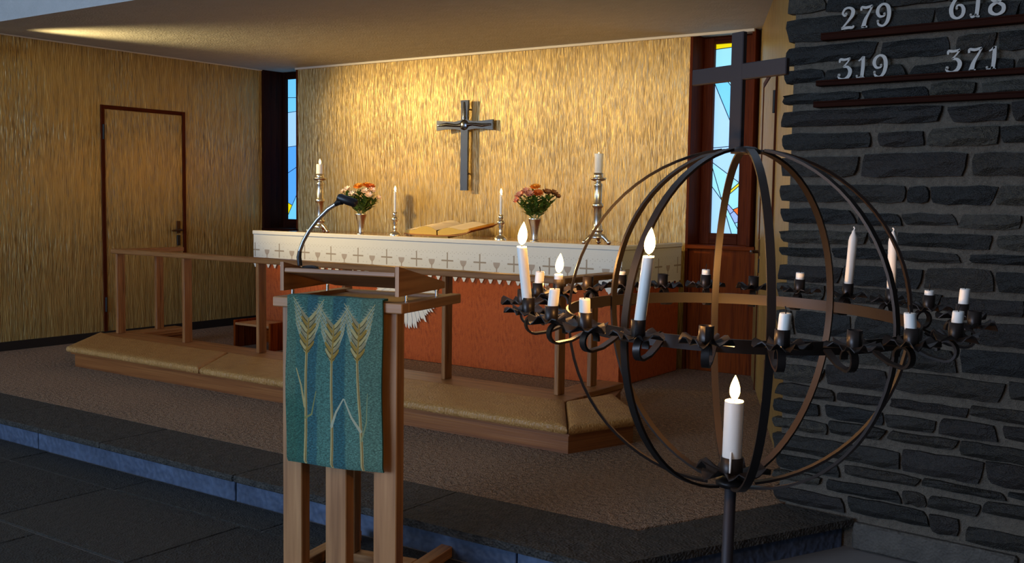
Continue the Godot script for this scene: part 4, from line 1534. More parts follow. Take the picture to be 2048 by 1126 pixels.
func make_wall_cross():
	var c := thing("wall_cross", "hammered silver cross hanging on the golden wall above altar", "cross", Vector3(-5.685, 2.07, -7.392), 0.12)
	# outline with slightly flared arms, pinched next to the middle
	var h := PackedVector2Array([
		Vector2(-0.040, 0.215), Vector2(-0.034, 0.14), Vector2(-0.031, 0.08), Vector2(-0.036, 0.042),
		Vector2(-0.10, 0.030), Vector2(-0.20, 0.036), Vector2(-0.285, 0.044), Vector2(-0.287, -0.046), Vector2(-0.20, -0.036), Vector2(-0.10, -0.034),
		Vector2(-0.036, -0.044), Vector2(-0.035, -0.20), Vector2(-0.036, -0.57), Vector2(0.036, -0.57), Vector2(0.035, -0.20), Vector2(0.036, -0.044),
		Vector2(0.10, -0.034), Vector2(0.20, -0.036), Vector2(0.287, -0.046), Vector2(0.285, 0.044), Vector2(0.20, 0.036), Vector2(0.10, 0.030),
		Vector2(0.036, 0.042), Vector2(0.031, 0.08), Vector2(0.034, 0.14), Vector2(0.040, 0.215)])
	var st := begin()
	prism(st, h, 0.052, 0.078, Transform3D(Basis(Vector3.RIGHT, Vector3(0, 0, 1), Vector3.UP), Vector3.ZERO))
	put("cross_body", st, M.dull_silver, c)
	# hammered ridges along the arms and the middle boss
	st = begin()
	var up := Vector3(0, 0, 1)
	tube(st, [Vector3(-0.27, 0.0, 0.076), Vector3(-0.18, 0.006, 0.079), Vector3(-0.08, -0.004, 0.078), Vector3(-0.03, 0.0, 0.078)], [0.010, 0.016, 0.013, 0.018], 8)
	tube(st, [Vector3(0.27, 0.0, 0.076), Vector3(0.18, -0.006, 0.079), Vector3(0.08, 0.006, 0.078), Vector3(0.03, 0.0, 0.078)], [0.010, 0.015, 0.013, 0.018], 8)
	tube(st, [Vector3(0.0, 0.20, 0.074), Vector3(0.0, 0.12, 0.078), Vector3(0.0, 0.05, 0.078)], [0.010, 0.016, 0.018], 8)
	put("ridge", st, M.dull_silver, c)
	st = begin()
	var sph := []
	for q in 7:
		var t := PI * 0.5 * q / 6
		sph.append(Vector2(0.046 * cos(t), 0.014 * sin(t)))
	lathe(st, sph, 16, Vector3.ZERO, Transform3D(Basis(Vector3.RIGHT, Vector3(0, 0, 1), Vector3(0, -1, 0)), Vector3(0, 0, 0.078)))
	put("boss", st, M.dull_silver, c)
	for y in [0.14, -0.42]:
		st = begin()
		tube(st, [Vector3(0, y, -0.006), Vector3(0, y, 0.054)], 0.008, 8)
		put("wall_pin", st, M.dull_silver, c)

func make_stool():
	var s := thing("footstool", "low wooden stool standing on carpet behind the rail's posts", "stool", Vector3(-6.86, CARPET_Y, -6.07), 0.0)
	for x in [-0.22, 0.22]:
		var st := begin()
		bx(st, Vector3(x - 0.011, 0.0, -0.15), Vector3(x + 0.011, 0.235, 0.13), 0.003, 1)
		put("side_panel", st, M.red_wood, s)
	var st2 := begin()
	bx(st2, Vector3(-0.209, 0.195, -0.15), Vector3(0.209, 0.215, 0.13), 0.003, 0)
	put("seat", st2, M.oak, s)
	st2 = begin()
	bx(st2, Vector3(-0.209, 0.03, -0.145), Vector3(0.209, 0.19, -0.128), 0.003, 0)
	put("back_board", st2, M.red_wood, s)

# ---------------------------------------------------------------- lectern
func make_lectern():
	var at := Vector3(-2.669, 0, -2.698)
	var turn := deg_to_rad(12.0)
	var l := thing("lectern", "wooden lectern with slanted reading desk on three front legs", "lectern", at, turn)
	var wood = M.beech
	var P := [
		["front_apron", Vector3(-0.272, 1.024, -0.050), Vector3(0.272, 1.060, 0.0), 0],
		["side_rail", Vector3(-0.272, 1.024, -0.470), Vector3(-0.225, 1.060, -0.051), 2],
		["side_rail", Vector3(0.225, 1.024, -0.470), Vector3(0.272, 1.060, -0.051), 2],
		["back_rail", Vector3(-0.225, 1.024, -0.470), Vector3(0.225, 1.056, -0.425), 0],
		["shelf_panel", Vector3(-0.225, 1.030, -0.424), Vector3(0.225, 1.046, -0.051), 0],
		["leg", Vector3(-0.250, 0.045, -0.085), Vector3(-0.166, 1.024, -0.030), 1],
		["leg", Vector3(-0.062, 0.045, -0.085), Vector3(0.027, 1.024, -0.030), 1],
		["leg", Vector3(0.142, 0.045, -0.085), Vector3(0.236, 1.024, -0.030), 1],
		["rear_post", Vector3(-0.150, 0.045, -0.290), Vector3(-0.066, 1.024, -0.238), 1],
		["foot_bar", Vector3(-0.245, 0.0, -0.500), Vector3(-0.190, 0.045, 0.030), 2],
		["foot_bar", Vector3(0.185, 0.0, -0.500), Vector3(0.240, 0.045, 0.030), 2],
		["cross_bar", Vector3(-0.189, 0.0, -0.295), Vector3(0.184, 0.045, -0.235), 0],
		["cross_bar", Vector3(-0.189, 0.0, -0.085), Vector3(0.184, 0.045, -0.030), 0],
	]
	for p in P:
		var st := begin()
		bx(st, p[1], p[2], 0.003, p[3])
		put(p[0], st, wood, l)
	# reading desk: raised on four steel pins, high edge towards the nave
	var xup := Basis(Vector3(0, 0, 1), Vector3(1, 0, 0), Vector3.UP)
	for x in [-0.250, 0.234]:
		var st := begin()
		prism(st, PackedVector2Array([Vector2(-0.018, 1.082), Vector2(-0.018, 1.188), Vector2(-0.375, 1.112), Vector2(-0.375, 1.088)]), x, x + 0.015, Transform3D(xup, Vector3.ZERO))
		put("desk_side", st, wood, l)
	var st := begin()
	var tilt := atan2(0.076, 0.357)
	var xf := Transform3D(Basis(Vector3.RIGHT, -tilt), Vector3(0, 1.168, -0.022))
	bx(st, Vector3(-0.234, -0.018, -0.352), Vector3(0.233, 0.0, 0.0), 0.003, 0, xf)
	put("desk_board", st, wood, l)
	st = begin()
	bx(st, Vector3(-0.234, 1.086, -0.376), Vector3(0.233, 1.118, -0.362), 0.003, 0)
	put("book_ledge", st, wood, l)
	for x in [-0.205, 0.205]:
		for z in [-0.085, -0.320]:
			st = begin()
			tube(st, [Vector3(x * 1.18, 1.045, z), Vector3(x * 1.18, 1.100, z)], 0.006, 10)
			put("desk_pin", st, M.chrome, l)
	# tapestry hanging over the front edge
	var b := thing("tapestry_banner", "blue green woven tapestry with three wheat ears hanging on lectern", "banner", at, turn)
	st = begin()
	var nx := 24
	var ny := 46
	var grid := func(j: int, i: int) -> Vector3:
		var fx := float(i) / nx
		var s := float(j) / ny * 0.662
		var x := lerpf(-0.199, 0.199, fx) + 0.003 * sin(s * 13.0) + (0.004 if i == nx else 0.0) * s
		var z := 0.012 + 0.003 * sin(fx * 9.0 + s * 4.0) + 0.003 * s * sin(fx * 5.0) + 0.012 * s
		var y := 1.072 - (s - 0.045) - 0.004 * sin(fx * 3.0)
		if s < 0.045:
			y = 1.072 - 0.004 * pow(maxf(0.0, (s - 0.02) / 0.025), 2.0) + 0.001 * sin(fx * 14.0)
			z = 0.014 - (0.045 - s)
		if s > 0.645:
			z -= 0.010 * (s - 0.645) / 0.017
		return Vector3(x, y, z)
	st.set_smooth_group(1)
	for j in ny:
		for i in nx:
			quad(st, grid.call(j + 1, i), grid.call(j + 1, i + 1), grid.call(j, i + 1), grid.call(j, i),
				Vector2(float(i) / nx, float(j + 1) / ny), Vector2(float(i + 1) / nx, float(j + 1) / ny), Vector2(float(i + 1) / nx, float(j) / ny), Vector2(float(i) / nx, float(j) / ny))
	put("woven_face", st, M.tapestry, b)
	st = begin()
	var back := func(j: int, i: int) -> Vector3:
		var p: Vector3 = grid.call(j, i)
		return p + (Vector3(0, -0.008, 0) if j < 3 else Vector3(0, 0, -0.008))
	for j in ny:
		for i in nx:
			quad(st, back.call(j, i), back.call(j, i + 1), back.call(j + 1, i + 1), back.call(j + 1, i))
		quad(st, back.call(j, 0), back.call(j + 1, 0), grid.call(j + 1, 0), grid.call(j, 0))
		quad(st, grid.call(j, nx), grid.call(j + 1, nx), back.call(j + 1, nx), back.call(j, nx))
	for i in nx:
		quad(st, grid.call(ny, i), back.call(ny, i), back.call(ny, i + 1), grid.call(ny, i + 1))
		quad(st, grid.call(0, i + 1), back.call(0, i + 1), back.call(0, i), grid.call(0, i))
	put("backing", st, M.tapestry_edge, b)
	# gooseneck microphone on the desk
	var m := thing("microphone", "gooseneck microphone with black head clamped on the lectern desk", "microphone", at, turn)
	st = begin()
	lathe(st, [Vector2(0, 1.149), Vector2(0.036, 1.149), Vector2(0.036, 1.158), Vector2(0.030, 1.168), Vector2(0.012, 1.172), Vector2(0, 1.172)], 20, Vector3(-0.232, 0, -0.12) + Vector3(0.045, 0, 0.0))
	put("base", st, M.black_plastic, m)
	var gp := [Vector3(-0.187, 1.168, -0.12), Vector3(-0.192, 1.20, -0.12), Vector3(-0.188, 1.225, -0.12), Vector3(-0.172, 1.262, -0.12), Vector3(-0.146, 1.302, -0.12), Vector3(-0.108, 1.345, -0.12), Vector3(-0.062, 1.384, -0.12), Vector3(-0.02, 1.408, -0.12)]
	# shift so the neck stands where the photograph shows it
	for i in gp.size():
		gp[i] += Vector3(-0.046, 0.0, 0.0)
	var gp2 := []
	for i in gp.size():
		gp2.append(gp[i])
	st = begin()
	tube(st, [gp2[0], gp2[1], gp2[2]], [0.0095, 0.0095, 0.0075], 12)
	put("collar", st, M.black_plastic, m)
	st = begin()
	tube(st, gp2.slice(2), 0.0078, 12)
	put("gooseneck", st, M.chrome, m)
	st = begin()
	var h0: Vector3 = gp2[-1]
	tube(st, [h0 + Vector3(-0.012, -0.008, 0), h0 + Vector3(0.002, 0.002, 0), h0 + Vector3(0.016, 0.006, 0)], [0.0075, 0.012, 0.014], 12)
	put("neck_joint", st, M.black_plastic, m)
	st = begin()
	tube(st, [h0 + Vector3(0.004, 0.020, 0.004), h0 + Vector3(0.012, 0.017, 0.003), h0 + Vector3(0.066, -0.001, -0.012), h0 + Vector3(0.070, -0.003, -0.013)], [0.013, 0.0165, 0.0165, 0.014], 14)
	put("head", st, M.black_plastic, m)

# ---------------------------------------------------------------- candle globe
func make_globe():
	var n := Vector3(0.024, 1, 0.020).normalized()
	var ex := (Vector3.RIGHT - n * n.x).normalized()
	var ez := ex.cross(n)
	var ctr := Vector3(-0.95, 1.215, -2.258)
	var g := thing("candle_globe", "wrought iron globe candle stand with cross on top, before stone wall", "candle stand")
	g.transform = Transform3D(Basis(ex, n, ez), ctr - n * 1.215)
	var GX := g.transform
	var R := 0.388
	var CY := 1.163
	var cy := CY
	# directions in the stand's own frame
	var inv := GX.basis.inverse()
	var to_cam := (inv * Vector3(0.573, 0, 0.817)).normalized()
	var to_right := (inv * Vector3(0.817, 0, -0.576)).normalized()
	# foot and pole
	var st := begin()
	lathe(st, [Vector2(0, 0.008), Vector2(0.20, 0.008), Vector2(0.20, 0.020), Vector2(0.19, 0.026), Vector2(0.03, 0.034), Vector2(0, 0.034)], 32)
	put("foot_plate", st, M.iron_dark, g)
	st = begin()
	lathe(st, [Vector2(0.0135, 0.03), Vector2(0.0135, cy - R + 0.01), Vector2(0, cy - R + 0.01)], 16)
	put("pole", st, M.iron_dark, g)
	# eight flat ribs
	for k in 8:
		var a := deg_to_rad(13.0 + 45.0 * k)
		var d := Vector3(cos(a), 0, sin(a))
		var s := d.cross(Vector3.UP)
		var pts := []
		var sd := []
		for i in 33:
			var t := PI * (0.045 + 0.91 * i / 32.0)
			pts.append(d * R * sin(t) + Vector3(0, cy + R * cos(t), 0))
			sd.append(s)
		st = begin()
		strap(st, pts, sd, 0.0175, 0.006)
		put("rib", st, M.iron, g)
		# rivet where rib and ring cross
		st = begin()
		var sph := []
		for q in 5:
			var t := PI * 0.5 * q / 4
			sph.append(Vector2(0.006 * cos(t), 0.005 * sin(t)))
		lathe(st, sph, 8, Vector3.ZERO, Transform3D(Basis(s, d, s.cross(d)), d * (R + 0.006) + Vector3(0, cy + 0.002, 0)))
		put("rivet", st, M.iron, g)
	# equator ring
	st = begin()
	var ring := []
	var rs := []
	for i in 72:
		var a := TAU * i / 72
		ring.append(Vector3(cos(a) * (R + 0.005), cy, sin(a) * (R + 0.005)))
		rs.append(Vector3.UP)
	strap(st, ring, rs, 0.027, 0.005, true)
	put("equator_ring", st, M.iron, g)
	# top knob and cross
	st = begin()
	lathe(st, [Vector2(0, cy + R - 0.014), Vector2(0.034, cy + R - 0.012), Vector2(0.034, cy + R - 0.004), Vector2(0.020, cy + R + 0.004), Vector2(0, cy + R + 0.006)], 16)
	put("top_hub", st, M.iron, g)
	var ca := deg_to_rad(-22.5)
	var cb := Basis(Vector3.UP, ca)
	st = begin()
	bx(st, Vector3(-0.019, 1.548, -0.007), Vector3(0.019, 1.816, 0.007), 0.002, -1, Transform3D(inv * cb, Vector3.ZERO))
	var cr := put("cross", st, M.iron_dark, g)
	st = begin()
	bx(st, Vector3(-0.150, 1.707, -0.0065), Vector3(0.150, 1.744, 0.0065), 0.002, -1, Transform3D(inv * cb, Vector3.ZERO))
	put("cross_arm", st, M.iron_dark, cr)
	# bottom cup with leaf pans and the central candle
	st = begin()
	lathe(st, [Vector2(0, cy - R - 0.005), Vector2(0.034, cy - R - 0.005), Vector2(0.036, cy - R + 0.008), Vector2(0.020, cy - R + 0.014), Vector2(0, cy - R + 0.014)], 16)
	put("bottom_hub", st, M.iron, g)
	var cby := 0.797
	var hub := begin()
	lathe(hub, [Vector2(0, cby), Vector2(0.0255, cby), Vector2(0.0265, cby + 0.004), Vector2(0.0265, cby + 0.042), Vector2(0.0245, cby + 0.042), Vector2(0.0245, cby + 0.006), Vector2(0, cby + 0.006)], 18)
	var hc := put("candle_cup", hub, M.iron, g)
	put("drip_pan", pan_mesh(0.075, 5, 0.016, Vector3(0, cby + 0.004, 0), 3), M.iron, hc)
	# cups round the ring: [angle, candle height, lean to the picture's right, lit, label]
	var cups := [
		[9.8, 0.022, 0.001, 0, "stub of white candle in globe cup where ring comes forward, beside empty cup"],
		[27.2, 0.028, -0.003, 0, "short upright white stub overlapping two dark ribs of the globe"],
		[42.2, 0.0, 0, 0, ""],
		[58.0, 0.030, 0.002, 0, "short white candle with curled black wick beside the wide front rib"],
		[73.8, 0.0, 0, 0, ""],
		[89.2, 0.122, 0.012, 1, "tall lit white candle leaning in front of the altar's corner"],
		[104.0, 0.028, -0.001, 0, "short unlit stub with slanted top next to the leaning lit candle"],
		[117.0, 0.035, 0.003, 0, "short leaning unlit stub between tall bent lit candle and slanted stub"],
		[132.5, 0.112, -0.014, 1, "tall lit candle bent outwards at the ring's altar side"],
		[150.0, 0.0, 0, 0, ""],
		[168.0, 0.028, 0.002, 0, "short unlit stub with thin wick behind the bent lit candle"],
		[180.8, 0.013, 0.0, 1, "burnt-down lit candle stub in front of the white altar cloth"],
		[194.8, 0.0, 0, 0, ""],
		[208.0, 0.010, 0.0, 0, "tiny white stub between two ribs in front of altar cloth"],
		[222.5, 0.0, 0, 0, ""],
		[236.5, 0.014, 0.0, 0, "tiny white stub in front of the red brown window panel"],
		[251.5, 0.0, 0, 0, ""],
		[265.8, 0.018, 0.001, 0, "small white stub in cup against the stone wall's edge"],
		[281.2, 0.140, 0.006, 0, "tall unlit new white candle standing free before the stone wall"],
		[296.2, 0.145, -0.004, 0, "tall unlit new white candle crossed by two dark globe ribs"],
		[311.2, 0.011, 0.0, 0, "worn yellowish stub with black wick before the stone wall"],
		[329.8, 0.034, 0.002, 0, "short white candle with upright black wick before the stone wall"],
		[345.0, 0.0, 0, 0, ""],
	]
	var RC := 0.496
	var cup_m := begin()
	lathe(cup_m, [Vector2(0, -0.036), Vector2(0.0128, -0.036), Vector2(0.0142, -0.033), Vector2(0.0142, 0.0), Vector2(0.0125, 0.0), Vector2(0.0125, -0.030), Vector2(0, -0.030)], 14)
	var cup_mesh := finish(cup_m)
	var pans := [pan_mesh(0.046, 4, 0.010, Vector3.ZERO, 1), pan_mesh(0.044, 4, 0.011, Vector3.ZERO, 2), pan_mesh(0.047, 5, 0.009, Vector3.ZERO, 4)]
	var scroll := scroll_mesh(RC - R)
	var idx := 0
	for e in cups:
		var a := deg_to_rad(e[0])
		var d := Vector3(cos(a), 0, sin(a))
		var s := d.cross(Vector3.UP)
		var basis := Basis(s, Vector3.UP, s.cross(Vector3.UP))
		var p := d * RC + Vector3(0, 1.215, 0)
		var cup := put("candle_cup", cup_mesh, M.iron, g)
		cup.transform = Transform3D(Basis(d, Vector3.UP, d.cross(Vector3.UP)), p)
		var pan := put("drip_pan", pans[idx % 3], M.iron, cup)
		pan.position = Vector3(0, -0.032, 0)
		pan.rotation.y = 0.3 + 1.1 * hsh(idx, 6)
		var sc := put("scroll_arm", scroll, M.iron, cup)
		sc.position = Vector3(0, -0.036, 0)
		if e[1] > 0.0:
			var lean_w: Vector3 = to_right * e[2]
			var called := "globe_candle"
			var o := thing(called, e[4], "candle", Vector3.ZERO, 0, "candles on the iron globe")
			o.transform = GX * Transform3D(Basis.IDENTITY, p + Vector3(0, -0.029, 0))
			var h: float = e[1] + 0.029
			var lean: Vector3 = lean_w * h / maxf(e[1], 0.02) if e[1] > 0.02 else Vector3.ZERO
			# keep the foot inside the cup
			candle_body_point(o, 0.0112, h, lean, e[1] > 0.13)
			if e[1] <= 0.13:
				wick(o, Vector3(lean.x, h - 0.003, lean.z), 0.013 + 0.008 * hsh(idx, 8), 0.006 * (hsh(idx, 2) - 0.4))
			if e[3] == 1:
				flame_at(o, Vector3(lean.x, h + 0.002, lean.z), 0.052, 0.065, Vector3(0.06, 0, -0.04))
		idx += 1
	# central candle
	var c := thing("pillar_candle", "thick white candle burning at the bottom inside the iron globe", "candle")
	c.transform = GX * Transform3D(Basis.IDENTITY, Vector3(0, cby + 0.007, 0))
	candle_body(c, 0.0225, 0.168)
	# a run of wax down the cup
	st = begin()
	var dr := (to_cam * 0.95 - to_right * 0.3).normalized()
	tube(st, [dr * 0.0225 + Vector3(0, 0.05, 0), dr * 0.0285 + Vector3(0, 0.036, 0), dr * 0.0285 + Vector3(0, 0.015, 0), dr * 0.030 + Vector3(0, 0.002, 0)], [0.002, 0.003, 0.0025, 0.0022], 8)
	put("wax_drip", st, M.wax, c)
	wick(c, Vector3(0, 0.165, 0), 0.012)
	flame_at(c, Vector3(0, 0.168, 0), 0.060, 0.22)

func candle_body_point(c: Node3D, r: float, h: float, top: Vector3, pointed: bool):
	if not pointed:
		candle_body(c, r, h, top)
		return
	var st := begin()
	var prof := [Vector2(0, 0), Vector2(r, 0.0005), Vector2(r, h - 0.028), Vector2(r * 0.85, h - 0.018), Vector2(r * 0.45, h - 0.008), Vector2(r * 0.36, h - 0.002), Vector2(0, h)]
	var sk := Basis(Vector3.RIGHT, Vector3(top.x / h, 1, top.z / h), Vector3.BACK)
	lathe(st, prof, 18, Vector3.ZERO, Transform3D(sk, Vector3.ZERO))
	put("wax", st, M.wax, c)
	st = begin()
	tube(st, [sk * Vector3(0, h - 0.003, 0), sk * Vector3(0.0015, h + 0.005, 0), sk * Vector3(-0.002, h + 0.008, 0)], 0.0022, 6)
	put("wick", st, M.wax, c)

func pan_mesh(r: float, lobes: int, wave: float, at: Vector3, seed_: int) -> ArrayMesh:
	# hammered leaf-shaped drip pan: lobed outline, rim rising and falling
	var st := begin()
	var n := 40
	var rings := [0.26, 0.6, 1.0]
	var P := []
	for k in rings.size():
		var line := []
		for i in n:
			var a := TAU * i / n
			var lob := 1.0 + 0.20 * cos(lobes * a + seed_) + 0.05 * sin(3 * a + seed_)
			var rr: float = r * rings[k] * lerpf(1.0, lob, rings[k])
			var y: float = wave * rings[k] * rings[k] * (0.55 + 0.75 * sin(lobes * 2 * a + seed_ * 1.7)) + 0.002 * sin(5 * a)
			line.append(at + Vector3(rr * cos(a), y, rr * sin(a)))
		P.append(line)
	st.set_smooth_group(1)
	var dn := Vector3(0, -0.0025, 0)
	for k in rings.size() - 1:
		for i in n:
			var j := (i + 1) % n
			quad(st, P[k][i], P[k][j], P[k + 1][j], P[k + 1][i])
			quad(st, P[k][j] + dn, P[k][i] + dn, P[k + 1][i] + dn, P[k + 1][j] + dn)
	st.set_smooth_group(-1)
	for i in n:
		var j := (i + 1) % n
		quad(st, P[2][i], P[2][j], P[2][j] + dn, P[2][i] + dn)
	return finish(st)

func scroll_mesh(reach: float) -> ArrayMesh:
	# flat iron strap from the ring, curling in a ring below the cup; local x points outwards
	var st := begin()
	var pts := []
	var sd := []
	pts.append(Vector3(-reach + 0.012, -0.018, 0))
	pts.append(Vector3(-reach + 0.030, -0.028, 0))
	pts.append(Vector3(-reach + 0.060, -0.040, 0))
	for i in 15:
		var t := i / 14.0
		var a := -PI * 0.5 + t * PI * 1.55
		var rr := 0.022 - 0.004 * t
		pts.append(Vector3(-0.016 + rr * cos(a), -0.022 + rr * sin(a), 0))
	for i in pts.size():
		sd.append(Vector3(0, 0, 1))
	strap(st, pts, sd, 0.015, 0.005)
	return finish(st)

# ---------------------------------------------------------------- hymn numbers
func ribbon(st, pts: Array, z0: float, z1: float):
	# pts: Vector3(x, y, half width), smoothed; a flat raised stroke
	var P := []
	var n := pts.size()
	for i in n - 1:
		var p0: Vector3 = pts[maxi(i - 1, 0)]
		var p1: Vector3 = pts[i]
		var p2: Vector3 = pts[i + 1]
		var p3: Vector3 = pts[mini(i + 2, n - 1)]
		for k in 5:
			P.append(p1.cubic_interpolate(p2, p0, p3, k / 5.0))
	P.append(pts[n - 1])
	var L := []
	var Rr := []
	for i in P.size():
		var a: Vector3 = P[maxi(i - 1, 0)]
		var b: Vector3 = P[mini(i + 1, P.size() - 1)]
		var d := Vector2(b.x - a.x, b.y - a.y).normalized()
		var s := Vector2(-d.y, d.x) * maxf(P[i].z, 0.03)
		L.append(Vector2(P[i].x, P[i].y) + s)
		Rr.append(Vector2(P[i].x, P[i].y) - s)
	var z2 := [Vector2.ZERO, Vector2.ZERO, Vector2.ZERO, Vector2.ZERO]
	for i in P.size() - 1:
		var mid := Vector3((P[i].x + P[i + 1].x) * 0.5, (P[i].y + P[i + 1].y) * 0.5, (z0 + z1) * 0.5)
		for z in [z0, z1]:
			quad_out(st, [Vector3(L[i].x, L[i].y, z), Vector3(L[i + 1].x, L[i + 1].y, z), Vector3(Rr[i + 1].x, Rr[i + 1].y, z), Vector3(Rr[i].x, Rr[i].y, z)], mid, z2.duplicate())
		for e in [L, Rr]:
			quad_out(st, [Vector3(e[i].x, e[i].y, z0), Vector3(e[i + 1].x, e[i + 1].y, z0), Vector3(e[i + 1].x, e[i + 1].y, z1), Vector3(e[i].x, e[i].y, z1)], mid, z2.duplicate())
	for i in [0, P.size() - 1]:
		var j := 1 if i == 0 else P.size() - 2
		quad_out(st, [Vector3(L[i].x, L[i].y, z0), Vector3(Rr[i].x, Rr[i].y, z0), Vector3(Rr[i].x, Rr[i].y, z1), Vector3(L[i].x, L[i].y, z1)], Vector3(P[j].x, P[j].y, (z0 + z1) * 0.5), z2.duplicate())

func dot_(st, x: float, y: float, r: float, z0: float, z1: float):
	lathe(st, [Vector2(0, z0), Vector2(r, z0), Vector2(r, z1), Vector2(0, z1)], 10, Vector3.ZERO, Transform3D(Basis(Vector3.RIGHT, Vector3(0, 0, 1), Vector3(0, -1, 0)), Vector3(x, y, 0)))

func digit_mesh(ch: String) -> ArrayMesh:
	# unit: height 1, width about 0.65; strokes as (x, y, half width)
	var st := begin()
	var z0 := 0.0
	var z1 := 0.07
	match ch:
		"1":
			ribbon(st, [Vector3(-0.14, 0.80, 0.03), Vector3(-0.04, 0.86, 0.04), Vector3(0.07, 0.97, 0.05)], z0, z1)
			ribbon(st, [Vector3(0.08, 0.99, 0.07), Vector3(0.07, 0.5, 0.085), Vector3(0.04, 0.12, 0.08), Vector3(0.03, 0.03, 0.10)], z0, z1)
			ribbon(st, [Vector3(-0.20, 0.09, 0.04), Vector3(-0.15, 0.02, 0.045), Vector3(-0.05, 0.05, 0.045), Vector3(0.03, 0.13, 0.04)], z0, z1)
			ribbon(st, [Vector3(0.02, 0.03, 0.03), Vector3(0.16, 0.02, 0.04)], z0, z1)
			dot_(st, -0.20, 0.12, 0.055, z0, z1)
		"2":
			ribbon(st, [Vector3(-0.10, 0.66, 0.05), Vector3(-0.19, 0.64, 0.05), Vector3(-0.27, 0.76, 0.05), Vector3(-0.16, 0.94, 0.05), Vector3(0.04, 0.97, 0.05), Vector3(0.21, 0.84, 0.085), Vector3(0.18, 0.62, 0.085), Vector3(-0.02, 0.36, 0.05), Vector3(-0.30, 0.05, 0.04)], z0, z1)
			ribbon(st, [Vector3(-0.32, 0.06, 0.06), Vector3(0.0, 0.08, 0.065), Vector3(0.20, 0.07, 0.06), Vector3(0.27, 0.15, 0.04)], z0, z1)
			dot_(st, -0.11, 0.70, 0.07, z0, z1)
		"3":
			ribbon(st, [Vector3(-0.24, 0.78, 0.04), Vector3(-0.21, 0.92, 0.06), Vector3(0.0, 0.90, 0.055), Vector3(0.26, 0.95, 0.045)], z0, z1)
			ribbon(st, [Vector3(0.25, 0.95, 0.035), Vector3(0.12, 0.76, 0.035), Vector3(-0.06, 0.57, 0.035)], z0, z1)
			ribbon(st, [Vector3(-0.06, 0.57, 0.035), Vector3(0.14, 0.56, 0.06), Vector3(0.27, 0.38, 0.09), Vector3(0.20, 0.14, 0.08), Vector3(0.0, 0.02, 0.05), Vector3(-0.22, 0.06, 0.045), Vector3(-0.30, 0.18, 0.045)], z0, z1)
			dot_(st, -0.25, 0.21, 0.075, z0, z1)
		"6":
			ribbon(st, [Vector3(0.22, 1.02, 0.03), Vector3(0.06, 0.96, 0.04), Vector3(-0.14, 0.76, 0.07), Vector3(-0.26, 0.45, 0.09), Vector3(-0.20, 0.15, 0.08), Vector3(0.0, 0.03, 0.05), Vector3(0.20, 0.12, 0.07), Vector3(0.26, 0.34, 0.08), Vector3(0.18, 0.54, 0.06), Vector3(0.02, 0.58, 0.04), Vector3(-0.06, 0.48, 0.04)], z0, z1)
			dot_(st, -0.03, 0.45, 0.06, z0, z1)
		"7":
			ribbon(st, [Vector3(-0.24, 0.78, 0.045), Vector3(-0.22, 0.93, 0.055), Vector3(0.0, 0.90, 0.06), Vector3(0.27, 0.96, 0.05)], z0, z1)
			ribbon(st, [Vector3(0.27, 0.95, 0.04), Vector3(0.12, 0.66, 0.05), Vector3(-0.04, 0.36, 0.08), Vector3(-0.12, 0.03, 0.11)], z0, z1)
			ribbon(st, [Vector3(-0.20, 0.035, 0.035), Vector3(0.06, 0.045, 0.04)], z0, z1)
		"8":
			ribbon(st, [Vector3(0.0, 0.54, 0.06), Vector3(-0.20, 0.68, 0.07), Vector3(-0.17, 0.90, 0.06), Vector3(0.02, 0.98, 0.045), Vector3(0.19, 0.88, 0.06), Vector3(0.19, 0.69, 0.06), Vector3(0.0, 0.54, 0.06)], z0, z1)
			ribbon(st, [Vector3(0.0, 0.54, 0.06), Vector3(-0.23, 0.40, 0.075), Vector3(-0.24, 0.16, 0.085), Vector3(0.0, 0.03, 0.05), Vector3(0.24, 0.14, 0.08), Vector3(0.25, 0.38, 0.08), Vector3(0.0, 0.54, 0.06)], z0, z1)
		"9":
			ribbon(st, [Vector3(-0.24, 0.22, 0.04), Vector3(-0.18, 0.08, 0.05), Vector3(0.02, 0.02, 0.05), Vector3(0.20, 0.20, 0.08), Vector3(0.27, 0.55, 0.09), Vector3(0.20, 0.86, 0.08), Vector3(0.0, 0.98, 0.05), Vector3(-0.20, 0.86, 0.07), Vector3(-0.26, 0.64, 0.08), Vector3(-0.16, 0.45, 0.06), Vector3(0.02, 0.44, 0.04), Vector3(0.08, 0.52, 0.04)], z0, z1)
			dot_(st, 0.06, 0.54, 0.06, z0, z1)
			dot_(st, -0.23, 0.24, 0.065, z0, z1)
	return finish(st)

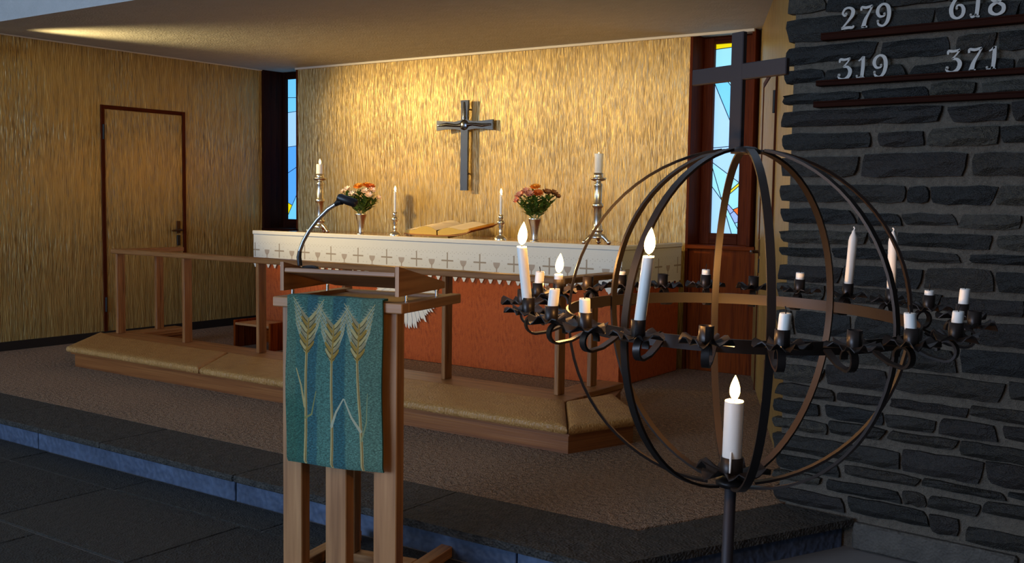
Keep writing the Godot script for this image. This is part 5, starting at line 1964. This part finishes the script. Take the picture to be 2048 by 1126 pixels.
func make_hymn_numbers():
	# wooden rails on the stone wall
	var rails := [[0.140, 2.098, 2.122, "dark wooden number rail under the upper pair of hymn numbers"], [0.126, 1.913, 1.930, "dark wooden number rail under the lower pair of hymn numbers"], [0.118, 1.826, 1.845, "empty dark wooden number rail, lowest on the stone wall"], [0.150, 2.285, 2.308, "dark wooden number rail above the upper pair of hymn numbers"]]
	for r in rails:
		var st := begin()
		bx(st, Vector3(r[0], r[1], -0.012), Vector3(1.05, r[2], 0.034), 0.002, 0, SW)
		bx(st, Vector3(r[0], r[2], 0.026), Vector3(1.05, r[2] + 0.006, 0.034), 0.001, 0, SW)
		var o := put("number_rail", st, M.black_wood)
		tag(o, r[3], "rail", "hymn number rails")
	var meshes := {}
	for ch in "1236789":
		meshes[ch] = digit_mesh(ch)
	var D := [
		["2", 0.251, 2.131, "pale numeral two, first in upper hymn number beginning with a two"], ["7", 0.325, 2.131, "pale numeral seven, middle in upper hymn number beginning with a two"], ["9", 0.393, 2.131, "pale numeral nine, last in upper hymn number beginning with a two"],
		["6", 0.677, 2.131, "pale numeral six, first in upper hymn number ending with an eight"], ["1", 0.744, 2.131, "pale numeral one, middle in upper hymn number ending with an eight"], ["8", 0.818, 2.131, "pale numeral eight, last in upper hymn number ending with an eight"],
		["3", 0.243, 1.931, "pale numeral three, first in lower hymn number ending with a nine"], ["1", 0.313, 1.931, "pale numeral one, middle in lower hymn number ending with a nine"], ["9", 0.388, 1.931, "pale numeral nine, last in lower hymn number ending with a nine"],
		["3", 0.671, 1.931, "pale numeral three, first in lower hymn number ending with a one"], ["7", 0.748, 1.931, "pale numeral seven, middle in lower hymn number ending with a one"], ["1", 0.811, 1.931, "pale numeral one, last in lower hymn number ending with a one"],
	]
	for d in D:
		var o := put("hymn_digit", meshes[d[0]], M.number_paint)
		o.transform = SW * Transform3D(Basis.from_scale(Vector3(0.088, 0.088, 0.088)), Vector3(d[1], d[2] + 0.003, 0.0175))
		tag(o, d[3], "number", "hymn numbers")

# ---------------------------------------------------------------- lamps outside the picture that light the altar
func spot(called: String, label: String, at: Vector3, aim: Vector3, energy: float, angle: float):
	var s := thing(called, label, "lamp", at, 0, "spot lamps at the edge of the canopy")
	var d := (aim - at).normalized()
	var x := d.cross(Vector3.UP).normalized()
	var b := Basis(x, -d, x.cross(-d))
	var st := begin()
	lathe(st, [Vector2(0, 0.13), Vector2(0.03, 0.13), Vector2(0.045, 0.10), Vector2(0.055, 0.0), Vector2(0.050, 0.0), Vector2(0.042, 0.09), Vector2(0, 0.10)], 20, Vector3.ZERO, Transform3D(b, Vector3.ZERO))
	put("shade", st, M.black_plastic, s)
	st = begin()
	tube(st, [Vector3(0, 0, 0) - d * 0.12, Vector3(0, 0.10, 0) - d * 0.12, Vector3(0, 0.22, 0) - d * 0.12], 0.010, 8)
	put("bracket", st, M.black_plastic, s)
	st = begin()
	var sph := []
	for q in 9:
		var t := PI * q / 8
		sph.append(Vector2(0.024 * sin(t), -0.024 * cos(t)))
	lathe(st, sph, 12, -d * 0.03)
	var lamp_glass := mat(Color(0.9, 0.9, 0.88), 0.3)
	lamp_glass.emission_enabled = true
	lamp_glass.emission = Color(1.0, 0.87, 0.58)
	lamp_glass.emission_energy_multiplier = 4.0
	put("bulb", st, lamp_glass, s)
	var l := SpotLight3D.new()
	l.name = "spot_light"
	l.light_color = Color(1.0, 0.87, 0.58)
	l.light_energy = energy
	l.light_size = 0.045
	l.spot_angle = angle
	l.spot_angle_attenuation = 1.6
	l.spot_range = 30.0
	l.spot_attenuation = 2.0
	l.shadow_enabled = true
	s.add_child(l)
	l.transform = Transform3D(Basis(x, x.cross(-d) * -1.0, -d), d * 0.01)

func make_spot_lamps():
	spot("spot_lamp", "black spot lamp at the ceiling edge beside the side wall", Vector3(-8.14, 2.56, -4.43), Vector3(-5.5, 1.72, -7.4), 13.5, 34.0)
	spot("spot_lamp", "black spot lamp at the ceiling edge beside the stone wall", Vector3(-2.00, 2.55, -4.10), Vector3(-4.9, 2.0, -7.4), 3.5, 30.0)
